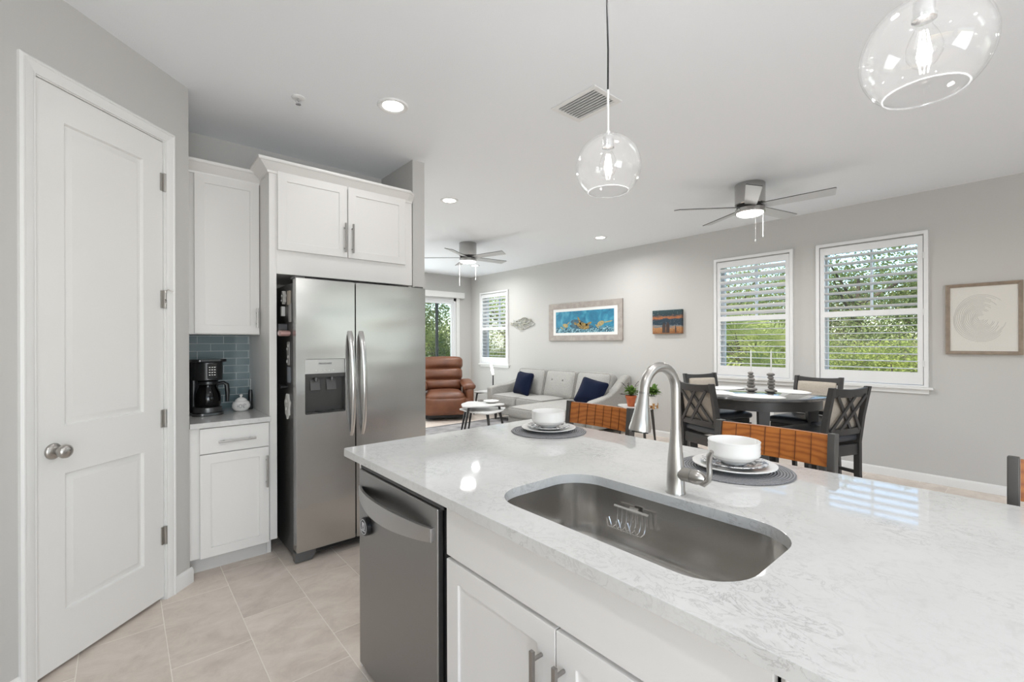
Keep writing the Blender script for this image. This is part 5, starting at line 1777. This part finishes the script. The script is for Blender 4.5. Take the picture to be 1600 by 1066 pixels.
def fan_palm(label, x, y, h, seed, n=26, L=.75):
    t = thing('fan_palm', label, 'palm', (x, y, -.15), 0, 'fan palms beyond the windows')
    rnd = random.Random(seed)
    b = MB(); st = MB()
    for k in range(n):
        a = rnd.uniform(0, 2 * PI); el = R(rnd.uniform(-15, 80))
        d = Vector((math.cos(a) * math.cos(el), math.sin(a) * math.cos(el), math.sin(el)))
        sl = rnd.uniform(.45, .8)
        base = Vector((0, 0, h)); tip = base + d * sl
        st.tube([base, (base + tip) / 2 + Vector((0, 0, .05)), tip], [.012, .009, .007], 5)
        side = d.cross(Vector((0, 0, 1)))
        if side.length < .05: side = Vector((1, 0, 0))
        side.normalize(); upv = side.cross(d).normalized()
        for q in range(15):
            w_ = R(-95 + 190 * q / 14)
            dd = (d * math.cos(w_) + side * math.sin(w_) + upv * .12).normalized()
            ln = L * (1 - .25 * abs(w_) / R(95)) * rnd.uniform(.85, 1.05)
            s2 = dd.cross(upv).normalized() * .020
            e1 = tip + dd * ln * .55
            e2 = tip + dd * ln + Vector((0, 0, -.22 * ln))
            v0, v1, v2, v3 = b.v(tip), b.v(e1 + s2), b.v(e1 - s2), b.v(e2)
            b.f([v0, v1, v3, v2])
    b.build('fronds', M['leaf_palm'], t, recalc=False)
    st.tube([(0, 0, 0), (0, 0, h)], [.16, .14], 10)
    st.build('trunk', M['bark'], t)
# behind windows 3 and 2
bush('bright bush seen low through the right window', 10.2, 1.55, 1.0, .95, M['leaf_bright'], 1)
bush('mid green bush seen through the middle of the right window', 10.6, 2.55, 1.05, 1.15, M['leaf_mid'], 2)
bush('olive bush at the left of the right window', 11.6, 3.45, 1.1, 1.2, M['leaf_mid'], 3)
bush('bright yellow green bush at the right of the middle window', 10.8, 3.9, .95, 1.0, M['leaf_bright'], 4)
bush('dark bush between the two fan palms', 12.2, 5.6, 1.2, 1.3, M['leaf_mid'], 5)
fan_palm('fan palm seen through the lower left of the middle window', 9.9, 4.05, 1.10, 11, 34)
fan_palm('small fan palm at the sill of the middle window', 9.3, 3.25, .55, 12, 26, .6)
fan_palm('fan palm at the right of the middle window', 10.6, 3.55, .9, 13, 24, .7)
tree('tall tree filling the top of the right window', 14.0, 2.9, 2.9, (2.1, 2.0, 1.35), M['leaf_dark'], 6, 11000, .08)
tree('tall tree at the right of the right window', 15.2, 1.5, 2.5, (1.9, 1.6, 1.2), M['leaf_mid'], 7, 8500, .08)
tree('tall tree behind the middle window', 14.2, 6.2, 3.0, (2.3, 2.2, 1.5), M['leaf_mid'], 8, 11000, .08)
tree('broad tree far behind the right window', 18.0, 4.6, 2.6, (2.6, 2.6, 1.7), M['leaf_dark'], 9, 8000, .11)
bush('wide olive bush standing far behind the right window', 13.6, 3.4, 1.5, 1.65, M['leaf_tan'], 31, 9500, .06)
bush('wide green bush standing far behind the middle window', 13.4, 5.2, 1.4, 1.6, M['leaf_bright'], 32, 9500, .06)
bush('low olive bush close behind the right window', 12.6, 2.0, 1.2, 1.1, M['leaf_tan'], 33, 9000, .055)
bush('tall hedge like bush far beyond the right window', 17.0, 2.6, 2.0, 1.75, M['leaf_mid'], 34, 9500, .09)
bush('tall hedge like bush far beyond the middle window', 17.2, 6.6, 2.2, 1.75, M['leaf_mid'], 35, 9500, .09)
# covered porch outside the sliding door
struct(MB().box(1.8, 6.25, YE + .21, 12.0, 2.62, 2.78).build('porch_roof', M['trim']), 'covered porch ceiling outside the sliding door', 'roof')
struct(MB().box(1.8, 6.25, YE + .21, 12.0, -.14, -.015).build('porch_floor', MATS['patio_concrete']), 'covered porch floor outside the sliding door', 'patio')
ps = thing('porch_screen_frame', 'dark bronze screen frame of the porch seen through the sliding door', 'screen frame', (6.2, 0, 0))
MB().box(-.04, .04, YE + .22, 12.0, 2.47, 2.60).build('beam', M['bronze'], ps)
for yy_ in (10.2, 11.94):
    MB().box(-.03, .03, yy_ - .03, yy_ + .03, -.013, 2.469).build('post', M['bronze'], ps)
# behind window 1 and the sliding door
bush('bush seen low through the far corner window', 8.9, 10.9, 1.0, 1.15, M['leaf_mid'], 14)
bush('bush at the right of the far corner window', 9.6, 9.8, 1.0, 1.1, M['leaf_dark'], 15)
tree('tree filling the top of the far corner window', 10.6, 12.6, 2.9, (1.9, 1.9, 1.4), M['leaf_bright'], 16, 8000, .085)
fan_palm('fan palm seen through the sliding glass door', 7.0, 11.6, .95, 17, 30, .75)
bush('dark bush behind the sliding glass door', 7.3, 12.0, 1.5, 1.3, M['leaf_dark'], 18, 8000, .07)
tree('tree behind the sliding glass door', 7.0, 13.6, 2.6, (2.2, 2.0, 1.6), M['leaf_dark'], 19, 8000, .10)
